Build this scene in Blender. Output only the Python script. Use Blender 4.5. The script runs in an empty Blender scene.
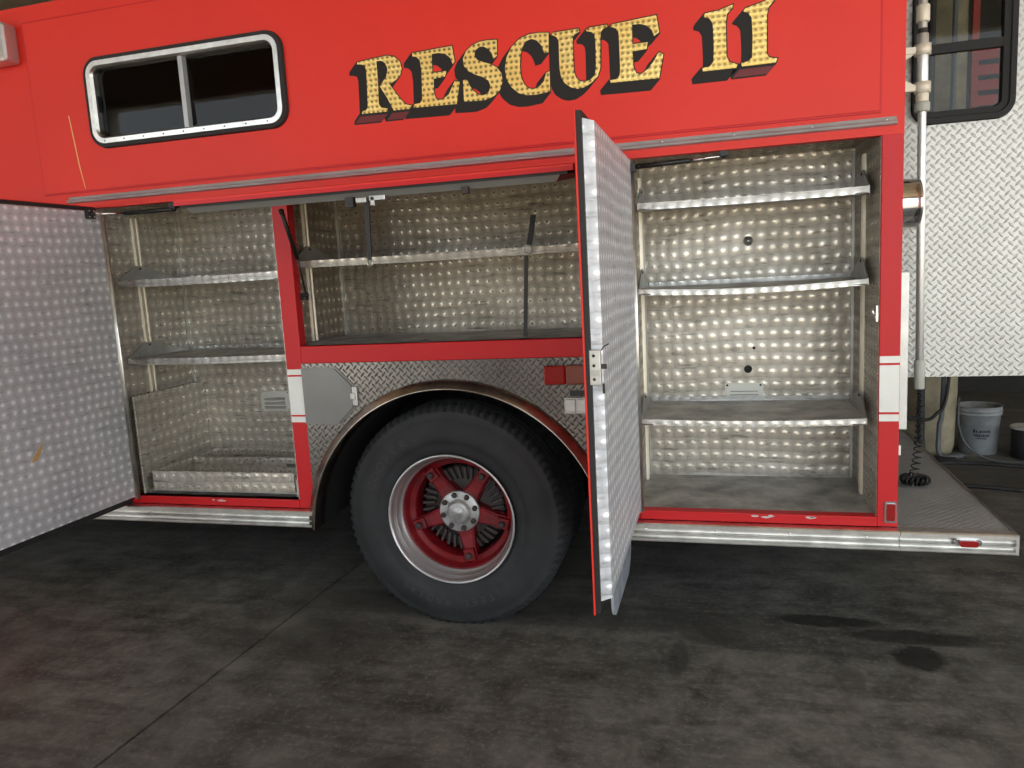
import bpy, bmesh, math, random
from mathutils import Vector, Matrix
random.seed(7)
PI = math.pi
SC = bpy.context.scene
COL = SC.collection

# ------------------------------------------------------------------ camera
def setup_camera():
    yaw, pitch, roll = -0.2732, 0.1430, -0.0552
    fwd = Vector((math.sin(yaw) * math.cos(pitch), math.cos(yaw) * math.cos(pitch), -math.sin(pitch)))
    right = Vector((math.cos(yaw), -math.sin(yaw), 0))
    up = right.cross(fwd)
    c, s = math.cos(roll), math.sin(roll)
    r2 = c * right + s * up
    u2 = -s * right + c * up
    cam = bpy.data.cameras.new('camera')
    cam.sensor_width = 36.0
    cam.lens = 764.04 * 36.0 / 1024.0
    cam.clip_start = 0.05
    o = bpy.data.objects.new('camera', cam)
    COL.objects.link(o)
    m = Matrix((r2, u2, -fwd)).transposed().to_4x4()
    m.translation = Vector((0, -3.167, 1.6262))
    o.matrix_world = m
    SC.camera = o
setup_camera()

# ------------------------------------------------------------------ daylight outside the open bay
W = bpy.data.worlds.new('sky')
SC.world = W
W.use_nodes = True
wn = W.node_tree.nodes
wn['Background'].inputs[0].default_value = (0.86, 0.94, 1.0, 1)
wn['Background'].inputs[1].default_value = 2.6
sun = bpy.data.lights.new('sun', 'SUN')
sun.energy = 12.0
sun.color = (1.0, 0.86, 0.66)
sun.angle = 0.01
so = bpy.data.objects.new('sun', sun)
COL.objects.link(so)
so.rotation_euler = Vector((-0.25, 0.72, -1.0)).to_track_quat('-Z', 'Y').to_euler()
SC.view_settings.view_transform = 'Standard'
SC.view_settings.look = 'None'
SC.view_settings.gamma = 1.0
SC.view_settings.use_curve_mapping = False
SC.view_settings.exposure = 0.44

# ------------------------------------------------------------------ materials
MATS = {}
def newmat(name):
    m = bpy.data.materials.new(name)
    m.use_nodes = True
    MATS[name] = m
    nt = m.node_tree
    return m, nt, nt.nodes['Principled BSDF']
def N(nt, typ, **kw):
    n = nt.nodes.new(typ)
    for k, v in kw.items():
        setattr(n, k, v)
    return n
def math_(nt, op, a, b=None, c=None, clamp=False):
    n = N(nt, 'ShaderNodeMath', operation=op, use_clamp=clamp)
    for i, v in enumerate((a, b, c)):
        if v is None:
            continue
        if isinstance(v, (int, float)):
            n.inputs[i].default_value = v
        else:
            nt.links.new(v, n.inputs[i])
    return n.outputs[0]
def noise(nt, scale, detail=4, rough=0.6, stretch=None, vec=None):
    n = N(nt, 'ShaderNodeTexNoise')
    n.inputs['Scale'].default_value = scale
    n.inputs['Detail'].default_value = detail
    n.inputs['Roughness'].default_value = rough
    tc = N(nt, 'ShaderNodeTexCoord')
    src = tc.outputs['Object']
    if stretch:
        mp = N(nt, 'ShaderNodeMapping')
        mp.inputs['Scale'].default_value = stretch
        nt.links.new(src, mp.inputs[0])
        src = mp.outputs[0]
    nt.links.new(src, n.inputs['Vector'])
    return n.outputs[0]
def ramp(nt, fac, stops):
    r = N(nt, 'ShaderNodeValToRGB')
    el = r.color_ramp.elements
    while len(el) < len(stops):
        el.new(0.5)
    for e, (p, c) in zip(el, stops):
        e.position = p
        e.color = (c[0], c[1], c[2], 1) if not isinstance(c, (int, float)) else (c, c, c, 1)
    nt.links.new(fac, r.inputs[0])
    return r.outputs[0]
def mixc(nt, fac, a, b, mode='MIX'):
    n = N(nt, 'ShaderNodeMix', data_type='RGBA', blend_type=mode)
    for s, v in ((n.inputs[0], fac), (n.inputs[6], a), (n.inputs[7], b)):
        if isinstance(v, (int, float)):
            s.default_value = v
        elif isinstance(v, tuple):
            s.default_value = (v[0], v[1], v[2], 1)
        else:
            nt.links.new(v, s)
    return n.outputs[2]
def plain(name, col, rough=0.5, metal=0.0, coat=0.0, emis=0.0, var=0.0, vscale=6.0):
    m, nt, b = newmat(name)
    b.inputs['Base Color'].default_value = (*col, 1)
    b.inputs['Roughness'].default_value = rough
    b.inputs['Metallic'].default_value = metal
    b.inputs['Coat Weight'].default_value = coat
    if var:
        f = noise(nt, vscale, 5)
        c = ramp(nt, f, [(0.3, tuple(x * (1 - var) for x in col)), (0.7, tuple(min(1, x * (1 + var * 0.6)) for x in col))])
        nt.links.new(c, b.inputs['Base Color'])
    if emis:
        b.inputs['Emission Color'].default_value = (*col, 1)
        b.inputs['Emission Strength'].default_value = emis
    return m
def planar_uv(nt, masks=False):
    """two surface coordinates in metres, chosen by the facing of the panel"""
    tc = N(nt, 'ShaderNodeTexCoord')
    sx = N(nt, 'ShaderNodeSeparateXYZ')
    nt.links.new(tc.outputs['Object'], sx.inputs[0])
    ge = N(nt, 'ShaderNodeNewGeometry')
    sn = N(nt, 'ShaderNodeSeparateXYZ')
    nt.links.new(ge.outputs['True Normal'], sn.inputs[0])
    fx = math_(nt, 'GREATER_THAN', math_(nt, 'ABSOLUTE', sn.outputs[0]), 0.7)
    fz = math_(nt, 'GREATER_THAN', math_(nt, 'ABSOLUTE', sn.outputs[2]), 0.7)
    X, Y, Z = sx.outputs
    u = math_(nt, 'ADD', X, math_(nt, 'MULTIPLY', fx, math_(nt, 'SUBTRACT', Y, X)))
    v = math_(nt, 'ADD', Z, math_(nt, 'MULTIPLY', fz, math_(nt, 'SUBTRACT', Y, Z)))
    return (u, v, fx, fz) if masks else (u, v)
def swirl(name, col, pu, pv, amp, rough, tint=None, scuff=0.5, metal=1.0, aniso=0.7, spot=(1.25, 0.82), dot=0.16, spot_r=0.075, gloss=0.62):
    """engine-turned sheet: rows of overlapping polished spots, brushed in circles"""
    m, nt, b = newmat(name)
    u, v, fx, fz = planar_uv(nt, True)
    wob = noise(nt, 4.0, 2)
    wob2 = noise(nt, 2.0, 2)
    uu = math_(nt, 'ADD', math_(nt, 'DIVIDE', u, pu), math_(nt, 'MULTIPLY', wob, 0.7))
    vv = math_(nt, 'ADD', math_(nt, 'DIVIDE', v, pv), math_(nt, 'MULTIPLY', wob2, 0.9))
    row = math_(nt, 'FLOOR', vv)
    uu = math_(nt, 'ADD', uu, math_(nt, 'MULTIPLY', math_(nt, 'SINE', math_(nt, 'MULTIPLY', row, 2.4)), 0.16))
    a = math_(nt, 'SUBTRACT', math_(nt, 'FRACT', uu), 0.5)
    c = math_(nt, 'SUBTRACT', math_(nt, 'FRACT', vv), 0.5)
    r2 = math_(nt, 'ADD', math_(nt, 'MULTIPLY', a, a), math_(nt, 'MULTIPLY', c, c))
    # slightly domed spot with a small burnished centre
    a6 = math_(nt, 'MULTIPLY', a, 0.75)
    d = math_(nt, 'ADD', math_(nt, 'MULTIPLY', a6, a6), math_(nt, 'MULTIPLY', c, c))
    core_m = math_(nt, 'SUBTRACT', 1.0, math_(nt, 'DIVIDE', d, 0.085), clamp=True)
    h = math_(nt, 'SUBTRACT', math_(nt, 'MULTIPLY', c, -0.10), r2)
    h = math_(nt, 'ADD', h, math_(nt, 'MULTIPLY', math_(nt, 'MULTIPLY', core_m, core_m), dot))
    fine = noise(nt, 160.0, 2)
    h = math_(nt, 'ADD', h, math_(nt, 'MULTIPLY', fine, 0.05))
    bp = N(nt, 'ShaderNodeBump')
    bp.inputs['Strength'].default_value = 1.0
    bp.inputs['Distance'].default_value = amp
    nt.links.new(h, bp.inputs['Height'])
    nt.links.new(bp.outputs[0], b.inputs['Normal'])
    # tangent runs round the centre of every spot
    nc = math_(nt, 'MULTIPLY', c, -1.0)
    cx = N(nt, 'ShaderNodeCombineXYZ')
    nt.links.new(math_(nt, 'MULTIPLY', nc, math_(nt, 'SUBTRACT', 1.0, fx)), cx.inputs[0])
    nt.links.new(math_(nt, 'ADD', math_(nt, 'MULTIPLY', nc, fx), math_(nt, 'MULTIPLY', a, fz)), cx.inputs[1])
    nt.links.new(math_(nt, 'MULTIPLY', a, math_(nt, 'SUBTRACT', 1.0, fz)), cx.inputs[2])
    vn = N(nt, 'ShaderNodeVectorMath', operation='NORMALIZE')
    nt.links.new(cx.outputs[0], vn.inputs[0])
    nt.links.new(vn.outputs[0], b.inputs['Tangent'])
    b.inputs['Anisotropic'].default_value = aniso
    mot = noise(nt, 3.2, 6, 0.65)
    col2 = tint or tuple(x * 0.72 for x in col)
    base = ramp(nt, mot, [(0.35, col2), (0.62, col)])
    scr = noise(nt, 9.0, 6, 0.75, stretch=(1.0, 1.0, 7.0))
    sm = ramp(nt, scr, [(0.36, 1.0 - scuff), (0.45, 1.0)])
    base = mixc(nt, 1.0, base, sm, 'MULTIPLY')
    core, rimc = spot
    sp = ramp(nt, r2, [(0.0, core), (spot_r, 1.0), (0.45, rimc)])  # highlight dot painted into the colour, darker rim; dark dot on gold leaf
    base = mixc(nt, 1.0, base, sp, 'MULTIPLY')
    nt.links.new(base, b.inputs['Base Color'])
    b.inputs['Metallic'].default_value = metal
    rr = math_(nt, 'SUBTRACT', ramp(nt, mot, [(0.3, rough + 0.1), (0.7, rough)]), math_(nt, 'MULTIPLY', core_m, rough * gloss))
    nt.links.new(rr, b.inputs['Roughness'])
    return m
def tread(name, col, pitch, depth, rough, dirt=0.25, metal=1.0):
    """diamond tread plate: raised lozenges at alternating diagonals"""
    m, nt, b = newmat(name)
    u, v = planar_uv(nt)
    def loz(off, sgn):
        x = math_(nt, 'SUBTRACT', math_(nt, 'FRACT', math_(nt, 'ADD', math_(nt, 'DIVIDE', u, pitch), off)), 0.5)
        y = math_(nt, 'SUBTRACT', math_(nt, 'FRACT', math_(nt, 'ADD', math_(nt, 'DIVIDE', v, pitch), off)), 0.5)
        y = math_(nt, 'MULTIPLY', y, sgn)
        p = math_(nt, 'DIVIDE', math_(nt, 'ADD', x, y), 0.62)
        q = math_(nt, 'DIVIDE', math_(nt, 'SUBTRACT', x, y), 0.19)
        d = math_(nt, 'ADD', math_(nt, 'MULTIPLY', p, p), math_(nt, 'MULTIPLY', q, q))
        return math_(nt, 'SUBTRACT', 1.0, d, clamp=True)
    h = math_(nt, 'MAXIMUM', loz(0.0, 1.0), loz(0.5, -1.0))
    bp = N(nt, 'ShaderNodeBump')
    bp.inputs['Strength'].default_value = 1.0
    bp.inputs['Distance'].default_value = depth
    nt.links.new(h, bp.inputs['Height'])
    nt.links.new(bp.outputs[0], b.inputs['Normal'])
    mot = noise(nt, 4.0, 6, 0.7)
    base = ramp(nt, mot, [(0.3, tuple(x * (1 - dirt) for x in col)), (0.7, col)])
    nt.links.new(base, b.inputs['Base Color'])
    b.inputs['Metallic'].default_value = metal
    b.inputs['Roughness'].default_value = rough
    return m

def red_paint(name, col, rough):
    m, nt, b = newmat(name)
    f = noise(nt, 1.7, 5)
    c = ramp(nt, f, [(0.3, tuple(x * 0.93 for x in col)), (0.7, col)])
    nt.links.new(c, b.inputs['Base Color'])
    b.inputs['Roughness'].default_value = rough
    b.inputs['Specular IOR Level'].default_value = 0.35
    return m
red_paint('red_paint', (0.72, 0.030, 0.018), 0.48)
red_paint('red_frame', (0.56, 0.010, 0.014), 0.45)
plain('red_wheel', (0.19, 0.005, 0.010), 0.45, var=0.5, vscale=14)
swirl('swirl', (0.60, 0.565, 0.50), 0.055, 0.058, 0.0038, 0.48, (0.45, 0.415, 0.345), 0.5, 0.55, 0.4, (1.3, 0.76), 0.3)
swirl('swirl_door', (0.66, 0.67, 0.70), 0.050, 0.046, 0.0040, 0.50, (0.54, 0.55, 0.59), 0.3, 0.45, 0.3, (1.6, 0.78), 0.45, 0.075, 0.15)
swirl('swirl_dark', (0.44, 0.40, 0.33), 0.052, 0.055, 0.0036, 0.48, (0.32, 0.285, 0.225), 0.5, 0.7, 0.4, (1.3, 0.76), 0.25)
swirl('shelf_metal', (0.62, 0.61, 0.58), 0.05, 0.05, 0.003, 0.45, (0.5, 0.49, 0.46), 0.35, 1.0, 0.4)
tread('tread_plate', (0.27, 0.26, 0.25), 0.035, 0.0048, 0.30, 0.4)
tread('tread_bright', (0.52, 0.515, 0.49), 0.040, 0.0024, 0.48, 0.15)
tread('tread_deck', (0.46, 0.46, 0.455), 0.036, 0.0045, 0.5, 0.3, 0.3)
plain('aluminium', (0.72, 0.71, 0.68), 0.33, 1.0, var=0.25, vscale=12)
plain('alu_dull', (0.52, 0.52, 0.50), 0.45, 1.0, var=0.2, vscale=9)
plain('floor_sheet', (0.50, 0.49, 0.46), 0.50, 0.5, var=0.5, vscale=8)
plain('trim_steel', (0.42, 0.43, 0.44), 0.4, 0.3, var=0.2, vscale=5)
plain('zinc_channel', (0.72, 0.66, 0.54), 0.45, 0.7, var=0.15)
plain('chrome', (0.85, 0.85, 0.85), 0.08, 1.0)
plain('arch_steel', (0.46, 0.40, 0.35), 0.25, 1.0, var=0.5, vscale=7)
plain('rubber', (0.016, 0.016, 0.017), 0.75)
plain('seal', (0.012, 0.012, 0.012), 0.6)
plain('tyre_rubber', (0.017, 0.018, 0.020), 0.72, var=0.45, vscale=9)
plain('tyre_letter', (0.038, 0.038, 0.038), 0.85)
plain('flap_rubber', (0.36, 0.37, 0.40), 0.7, var=0.4, vscale=10)
plain('rim_silver', (0.60, 0.60, 0.60), 0.32, 0.8, var=0.1)
plain('hub_silver', (0.42, 0.42, 0.42), 0.45, 0.7, var=0.25, vscale=30)
plain('black_plastic', (0.010, 0.010, 0.010), 0.45)
plain('underbody', (0.005, 0.005, 0.005), 0.9)
plain('drum_iron', (0.045, 0.035, 0.033), 0.7, var=0.4, vscale=20)
plain('white_tape', (0.80, 0.80, 0.76), 0.45, var=0.08)
plain('gold_black', (0.006, 0.005, 0.005), 0.7)
plain('shade_red', (0.13, 0.007, 0.010), 0.5)
swirl('gold_leaf', (0.95, 0.72, 0.26), 0.0215, 0.0215, 0.0022, 0.38, (0.90, 0.62, 0.18), 0.1, 0.6, 0.4, (0.40, 1.0), 0.1, 0.20)
plain('lens_red', (0.28, 0.004, 0.004), 0.2, coat=0.5)
plain('lens_amber', (0.22, 0.05, 0.03), 0.3, coat=0.5)
plain('clear_lens', (0.75, 0.73, 0.55), 0.15, 0.4)
plain('cream_bracket', (0.78, 0.70, 0.58), 0.5, 0.2)
plain('pole_metal', (0.78, 0.76, 0.74), 0.42, 0.9)
plain('grey_panel', (0.20, 0.20, 0.195), 0.42, 0.6, var=0.1)
plain('bulb_white', (0.70, 0.70, 0.68), 0.3)
plain('plate_white', (0.66, 0.67, 0.62), 0.5, 0.2)
plain('engraving', (0.12, 0.12, 0.10), 0.7)
plain('bucket_white', (0.26, 0.275, 0.285), 0.55, var=0.45, vscale=7)
plain('can_dark', (0.012, 0.012, 0.013), 0.6)
plain('lid_pale', (0.45, 0.45, 0.40), 0.5)
plain('print_dark', (0.02, 0.02, 0.035), 0.6)
plain('hose_black', (0.014, 0.014, 0.015), 0.6)
plain('hose_grey', (0.10, 0.11, 0.12), 0.6)
plain('column_beige', (0.34, 0.295, 0.20), 0.8, var=0.4, vscale=6)
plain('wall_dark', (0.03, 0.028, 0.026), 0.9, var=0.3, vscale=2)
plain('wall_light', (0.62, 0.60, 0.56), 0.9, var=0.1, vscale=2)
plain('ceiling_tan', (0.46, 0.38, 0.27), 0.9, var=0.3, vscale=2)  # mostly unseen ceiling; warm tan chosen for its bounce light
plain('apron', (0.42, 0.38, 0.32), 0.9, var=0.2, vscale=1)
plain('joint_dark', (0.015, 0.014, 0.013), 0.95)
plain('smear_orange', (0.55, 0.33, 0.12), 0.6)
plain('primer_yellow', (0.75, 0.42, 0.16), 0.6)
plain('pan_edge', (0.24, 0.24, 0.23), 0.5, 0.7)
plain('scuff_paint', (0.55, 0.52, 0.50), 0.6)
plain('red_slat', (0.34, 0.03, 0.02), 0.6)
def glass(name, tint, rough=0.02):
    m, nt, b = newmat(name)
    b.inputs['Base Color'].default_value = (*tint, 1)
    b.inputs['Transmission Weight'].default_value = 1.0
    b.inputs['Roughness'].default_value = rough
    b.inputs['IOR'].default_value = 1.25
    return m
glass('glass_tinted', (0.10, 0.11, 0.10))
glass('glass_rear', (0.55, 0.58, 0.56))

def concrete(name):
    m, nt, b = newmat(name)
    big = noise(nt, 0.9, 6, 0.65)
    mid = noise(nt, 5.5, 8, 0.72)
    streak = noise(nt, 3.0, 6, 0.7, stretch=(0.35, 2.2, 1))
    spk = noise(nt, 38.0, 5, 0.75)
    c = ramp(nt, big, [(0.30, (0.088, 0.084, 0.074)), (0.70, (0.20, 0.192, 0.172))])
    c = mixc(nt, 1.0, c, ramp(nt, mid, [(0.34, 0.42), (0.64, 1.22)]), 'MULTIPLY')
    c = mixc(nt, 1.0, c, ramp(nt, streak, [(0.33, 0.55), (0.52, 1.0)]), 'MULTIPLY')
    c = mixc(nt, ramp(nt, spk, [(0.52, 0.0), (0.70, 0.42)]), c, (0.28, 0.275, 0.25))
    # oil stains and scuffs where vehicles stand
    tc = N(nt, 'ShaderNodeTexCoord')
    sx = N(nt, 'ShaderNodeSeparateXYZ')
    nt.links.new(tc.outputs['Object'], sx.inputs[0])
    edge = math_(nt, 'MULTIPLY', math_(nt, 'SUBTRACT', mid, 0.5), 3.2)
    tot = None
    for (cx, cy, rx, ry, k) in ((0.42, 0.33, 0.26, 0.06, 0.9), (0.76, 0.22, 0.30, 0.07, 0.8), (0.75, 0.04, 0.11, 0.11, 1.0), (-0.05, 0.12, 0.16, 0.10, 0.45), (-0.2, -0.12, 0.05, 0.16, 0.5),
                            (0.45, -0.18, 0.06, 0.11, 0.3), (-1.1, -1.0, 0.12, 0.05, 0.6), (-1.75, -0.2, 0.3, 0.22, 0.35), (0.1, -0.85, 0.12, 0.05, 0.4), (1.6, 2.9, 0.9, 0.5, 0.5), (-1.0, 0.25, 1.2, 0.18, 0.55), (1.4, 0.1, 0.4, 0.10, 0.5)):
        dx = math_(nt, 'DIVIDE', math_(nt, 'SUBTRACT', sx.outputs[0], cx), rx)
        dy = math_(nt, 'DIVIDE', math_(nt, 'SUBTRACT', sx.outputs[1], cy), ry)
        d = math_(nt, 'ADD', math_(nt, 'MULTIPLY', dx, dx), math_(nt, 'MULTIPLY', dy, dy))
        e = math_(nt, 'MULTIPLY', math_(nt, 'MULTIPLY', math_(nt, 'ADD', math_(nt, 'SUBTRACT', 1.0, d), edge), 2.2, clamp=True), k * 0.85, clamp=True)
        tot = e if tot is None else math_(nt, 'MAXIMUM', tot, e)
    c = mixc(nt, tot, c, (0.016, 0.015, 0.014))
    nt.links.new(c, b.inputs['Base Color'])
    rr = ramp(nt, mid, [(0.3, 0.55), (0.7, 0.8)])
    nt.links.new(rr, b.inputs['Roughness'])
    bp = N(nt, 'ShaderNodeBump')
    bp.inputs['Distance'].default_value = 0.004
    bp.inputs['Strength'].default_value = 0.5
    nt.links.new(mid, bp.inputs['Height'])
    nt.links.new(bp.outputs[0], b.inputs['Normal'])
concrete('concrete')

# ------------------------------------------------------------------ mesh helpers (vertices are in world metres)
def link(name, me, mat, parent=None, label=None):
    o = bpy.data.objects.new(name, me)
    COL.objects.link(o)
    if mat is not None and not me.materials:
        me.materials.append(MATS[mat])
    if parent is not None:
        o.parent = parent
        o.matrix_parent_inverse = WM(parent).inverted()
    if label:
        o['label'] = label
    return o
def WM(o):
    m = o.matrix_basis.copy()
    if o.parent is not None:
        m = WM(o.parent) @ o.matrix_parent_inverse @ m
    return m
class MB:
    """collects shapes into one mesh"""
    def __init__(self):
        self.bm = bmesh.new()
    def quadgrid(self, rows, closed_u=False, closed_v=False, smooth=True, mi=0):
        bm = self.bm
        vs = [[bm.verts.new(p) for p in r] for r in rows]
        nr, nc = len(vs), len(vs[0])
        for i in range(nr if closed_v else nr - 1):
            for j in range(nc if closed_u else nc - 1):
                q = [vs[i][j], vs[i][(j + 1) % nc], vs[(i + 1) % nr][(j + 1) % nc], vs[(i + 1) % nr][j]]
                try:
                    f = bm.faces.new(q)
                    f.smooth = smooth
                    f.material_index = mi
                except ValueError:
                    pass
        return vs
    def box(self, x0, x1, y0, y1, z0, z1, bev=0.0):
        bm = self.bm
        x0, x1 = min(x0, x1), max(x0, x1); y0, y1 = min(y0, y1), max(y0, y1); z0, z1 = min(z0, z1), max(z0, z1)
        r = bmesh.ops.create_cube(bm, size=1.0)
        for v in r['verts']:
            v.co = Vector(((x0 + x1) / 2 + v.co.x * (x1 - x0), (y0 + y1) / 2 + v.co.y * (y1 - y0), (z0 + z1) / 2 + v.co.z * (z1 - z0)))
        if bev > 0:
            es = list({e for v in r['verts'] for e in v.link_edges})
            bmesh.ops.bevel(bm, geom=es, offset=bev, segments=2, affect='EDGES', profile=0.5)
        return self
    def prism(self, pts, lo, hi, axis='y'):
        """closed 2-D outline extruded along an axis; pts are (x,z) for y, (y,z) for x, (x,y) for z"""
        bm = self.bm
        def P(a, b, t):
            return {'y': (a, t, b), 'x': (t, a, b), 'z': (a, b, t)}[axis]
        A = [bm.verts.new(P(a, b, lo)) for a, b in pts]
        B = [bm.verts.new(P(a, b, hi)) for a, b in pts]
        n = len(pts)
        bm.faces.new(A); bm.faces.new(B[::-1])
        for i in range(n):
            bm.faces.new((A[i], B[i], B[(i + 1) % n], A[(i + 1) % n]))
        return self
    def hexa(self, c):
        """eight corners: bottom four, top four"""
        v = [self.bm.verts.new(p) for p in c]
        for f in ((0, 1, 2, 3), (4, 7, 6, 5), (0, 4, 5, 1), (1, 5, 6, 2), (2, 6, 7, 3), (3, 7, 4, 0)):
            self.bm.faces.new([v[i] for i in f])
        return self
    def tube(self, pts, rad, seg=10, cap=True):
        pts = [Vector(p) for p in pts]
        n = len(pts)
        rads = rad if isinstance(rad, (list, tuple)) else [rad] * n
        rows = []
        t = (pts[1] - pts[0]).normalized()
        up = Vector((0, 0, 1)) if abs(t.z) < 0.9 else Vector((1, 0, 0))
        a = t.cross(up).normalized()
        for i in range(n):
            if 0 < i < n - 1:
                t = (pts[i + 1] - pts[i - 1]).normalized()
            elif i:
                t = (pts[i] - pts[i - 1]).normalized()
            a = (a - t * a.dot(t)).normalized()
            b = t.cross(a)
            rows.append([pts[i] + (a * math.cos(k * 2 * PI / seg) + b * math.sin(k * 2 * PI / seg)) * rads[i] for k in range(seg)])
        vs = self.quadgrid(rows, closed_u=True)
        if cap:
            self.bm.faces.new(vs[0][::-1]); self.bm.faces.new(vs[-1])
        return self
    def lathe(self, prof, c, axis='y', seg=64, closed=False):
        """prof: (radius, offset along axis)"""
        rows = []
        for r, t in prof:
            ring = []
            for k in range(seg):
                a = 2 * PI * k / seg
                u, v = r * math.cos(a), r * math.sin(a)
                ring.append({'y': (c[0] + u, c[1] + t, c[2] + v), 'x': (c[0] + t, c[1] + u, c[2] + v), 'z': (c[0] + u, c[1] + v, c[2] + t)}[axis])
            rows.append(ring)
        vs = self.quadgrid(rows, closed_u=True, closed_v=closed)
        if not closed:
            if prof[0][0] > 1e-5: self.bm.faces.new(vs[0][::-1])
            if prof[-1][0] > 1e-5: self.bm.faces.new(vs[-1])
        return self
    def done(self, name, mat, parent=None, label=None, recalc=True):
        if recalc:
            bmesh.ops.recalc_face_normals(self.bm, faces=self.bm.faces[:])
        me = bpy.data.meshes.new(name)
        self.bm.to_mesh(me); self.bm.free()
        o = link(name, me, mat, parent, label)
        return o
def box(name, x0, x1, y0, y1, z0, z1, mat, parent=None, bev=0.0, label=None):
    return MB().box(x0, x1, y0, y1, z0, z1, bev).done(name, mat, parent, label)
def tube(name, pts, rad, mat, parent=None, seg=10, label=None):
    return MB().tube(pts, rad, seg).done(name, mat, parent, label)
def rrect(x0, x1, z0, z1, r, n=7):
    out = []
    for cx, cz, a0 in ((x1 - r, z1 - r, 0), (x0 + r, z1 - r, PI / 2), (x0 + r, z0 + r, PI), (x1 - r, z0 + r, 1.5 * PI)):
        for k in range(n + 1):
            a = a0 + PI / 2 * k / n
            out.append((cx + r * math.cos(a), cz + r * math.sin(a)))
    return out
def ring(name, loops, mat, parent=None, label=None):
    """loops: list of (outline, y), joined round; closed back to the first"""
    mb = MB()
    mb.quadgrid([[(x, y, z) for x, z in pts] for pts, y in loops], closed_u=True, closed_v=True, smooth=False)
    return mb.done(name, mat, parent, label)
def thing(name, label, cat, loc):
    o = bpy.data.objects.new(name, None)
    COL.objects.link(o)
    o.location = loc
    o['label'] = label
    o['category'] = cat
    return o
def tag(o, label, cat, group=None):
    o['label'] = label; o['category'] = cat
    if group: o['group'] = group
    return o
def struct(o):
    o['kind'] = 'structure'
    return o

# ------------------------------------------------------------------ the garage
floor = struct(box('floor', -9, 9, -6.5, 6.5, -0.30, -0.02, 'joint_dark'))
def jx(k, y):
    return k + 0.038 * y
joints = [-9.0, -5.9, -2.095, 3.1, 6.2, 9.0]
for i in range(5):
    g = 0.0075
    a, b = joints[i], joints[i + 1]
    A0, A1 = (a, a) if i == 0 else (jx(a, -6.5) + g, jx(a, 6.5) + g)
    B0, B1 = (b, b) if i == 4 else (jx(b, -6.5) - g, jx(b, 6.5) - g)
    mb = MB()
    mb.hexa([(A0, -6.5, -0.019), (B0, -6.5, -0.019), (B1, 6.5, -0.019), (A1, 6.5, -0.019), (A0, -6.5, 0), (B0, -6.5, 0), (B1, 6.5, 0), (A1, 6.5, 0)])
    mb.done('slab', 'concrete', floor)
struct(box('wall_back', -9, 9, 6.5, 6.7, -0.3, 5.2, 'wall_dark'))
struct(box('wall_left', -9.2, -9, -6.5, 6.5, -0.3, 5.2, 'wall_light'))
wr = MB()
wr.box(9, 9.2, 0.4, 6.5, -0.3, 5.2).box(9, 9.2, -6.5, 0.4, 4.7, 5.2)  # unseen bay opening, widened to let in more side light
struct(wr.done('wall_right', 'wall_light'))
fw = MB()
fw.box(-9, -8.6, -6.7, -6.5, -0.3, 5.2).box(-4.2, -1.2, -6.7, -6.5, -0.3, 5.2).box(8.6, 9, -6.7, -6.5, -0.3, 5.2).box(-8.6, -4.2, -6.7, -6.5, 4.3, 5.2).box(-1.2, 8.6, -6.7, -6.5, 4.3, 5.2)  # unseen bay openings, placed and sized for the light they let in
struct(fw.done('wall_front', 'wall_light'))
struct(box('ceiling', -9.2, 9.2, -6.7, 6.7, 5.2, 5.4, 'ceiling_tan'))
gm = MB()
gm.box(-40, 40, -45, -6.5, -0.4, -0.03).box(9, 40, -6.5, 20, -0.4, -0.03)
struct(gm.done('ground', 'apron'))

# ------------------------------------------------------------------ the truck
T = thing('rescue_truck', 'red rescue truck with gold lettering and open bare-metal equipment compartments', 'truck', (-1.6, 1.2, 0))
YB = 2.45                      # far side of the body
XL, XR = -5.4, 0.648           # ends of the body in x
WX0, WX1, WZ0, WZ1 = -2.880, -1.866, 2.353, 2.716   # window cut-out

# body shell
mb = MB()
mb.box(XL, WX0, 0, 0.05, 2.057, 3.028).box(WX1, XR, 0, 0.05, 2.055, 3.028)
mb.box(WX0, WX1, 0, 0.05, 2.055, WZ0).box(WX0, WX1, 0, 0.05, WZ1, 3.028)
mb.done('upper_side_wall', 'red_paint', T)
px0, px1, pz0, pz1 = -3.235, 0.561, 2.143, 2.944
mb = MB()
mb.hexa([(px0, 0.0, pz0), (WX0, 0, pz0), (WX0, -0.012, pz0), (px0, -0.012, pz0), (px0, 0, pz1), (WX0, 0, pz1), (WX0, -0.012, pz1), (px0, -0.012, pz1)])
mb.box(WX1, px1, -0.012, 0, pz0, pz1).box(WX0, WX1, -0.012, 0, pz0, WZ0).box(WX0, WX1, -0.012, 0, WZ1, pz1)
mb.done('side_panel', 'red_paint', T)
mb = MB()
e = 0.008
for (a, b, c, d) in ((px0 - e, px1 + e, pz0 - e, pz0), (px0 - e, px1 + e, pz1, pz1 + e), (px0 - e, px0, pz0, pz1), (px1, px1 + e, pz0, pz1)):
    mb.box(a, b, -0.0075, 0.0, c, d)
mb.done('panel_edge', 'red_frame', T)
mb = MB()
mb.box(XL, XR, 0.05, YB, 3.0, 3.028).box(XL, XL + 0.04, 0.05, YB, 0.56, 3.0).box(XL, XR, YB, YB + 0.04, 0.56, 3.028)
mb.box(XL, XR, 0.62, 0.64, 1.3, 3.0)
mb.done('body_shell', 'red_paint', T)
MB().box(XR - 0.04, XR, 0.60, YB, 0.56, 3.0).box(XR - 0.04, XR, 0.05, 0.60, 2.14, 3.0).box(XR - 0.05, XR - 0.002, 0.056, 0.60, 0.56, 2.14).done('rear_wall', 'tread_plate', T)
ub = MB()
ub.box(XL, -1.90, 0.05, YB, 0.535, 0.555).box(-0.47, XR - 0.05, 0.05, YB, 0.535, 0.555)
ub.done('underbody', 'underbody', T)

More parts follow.
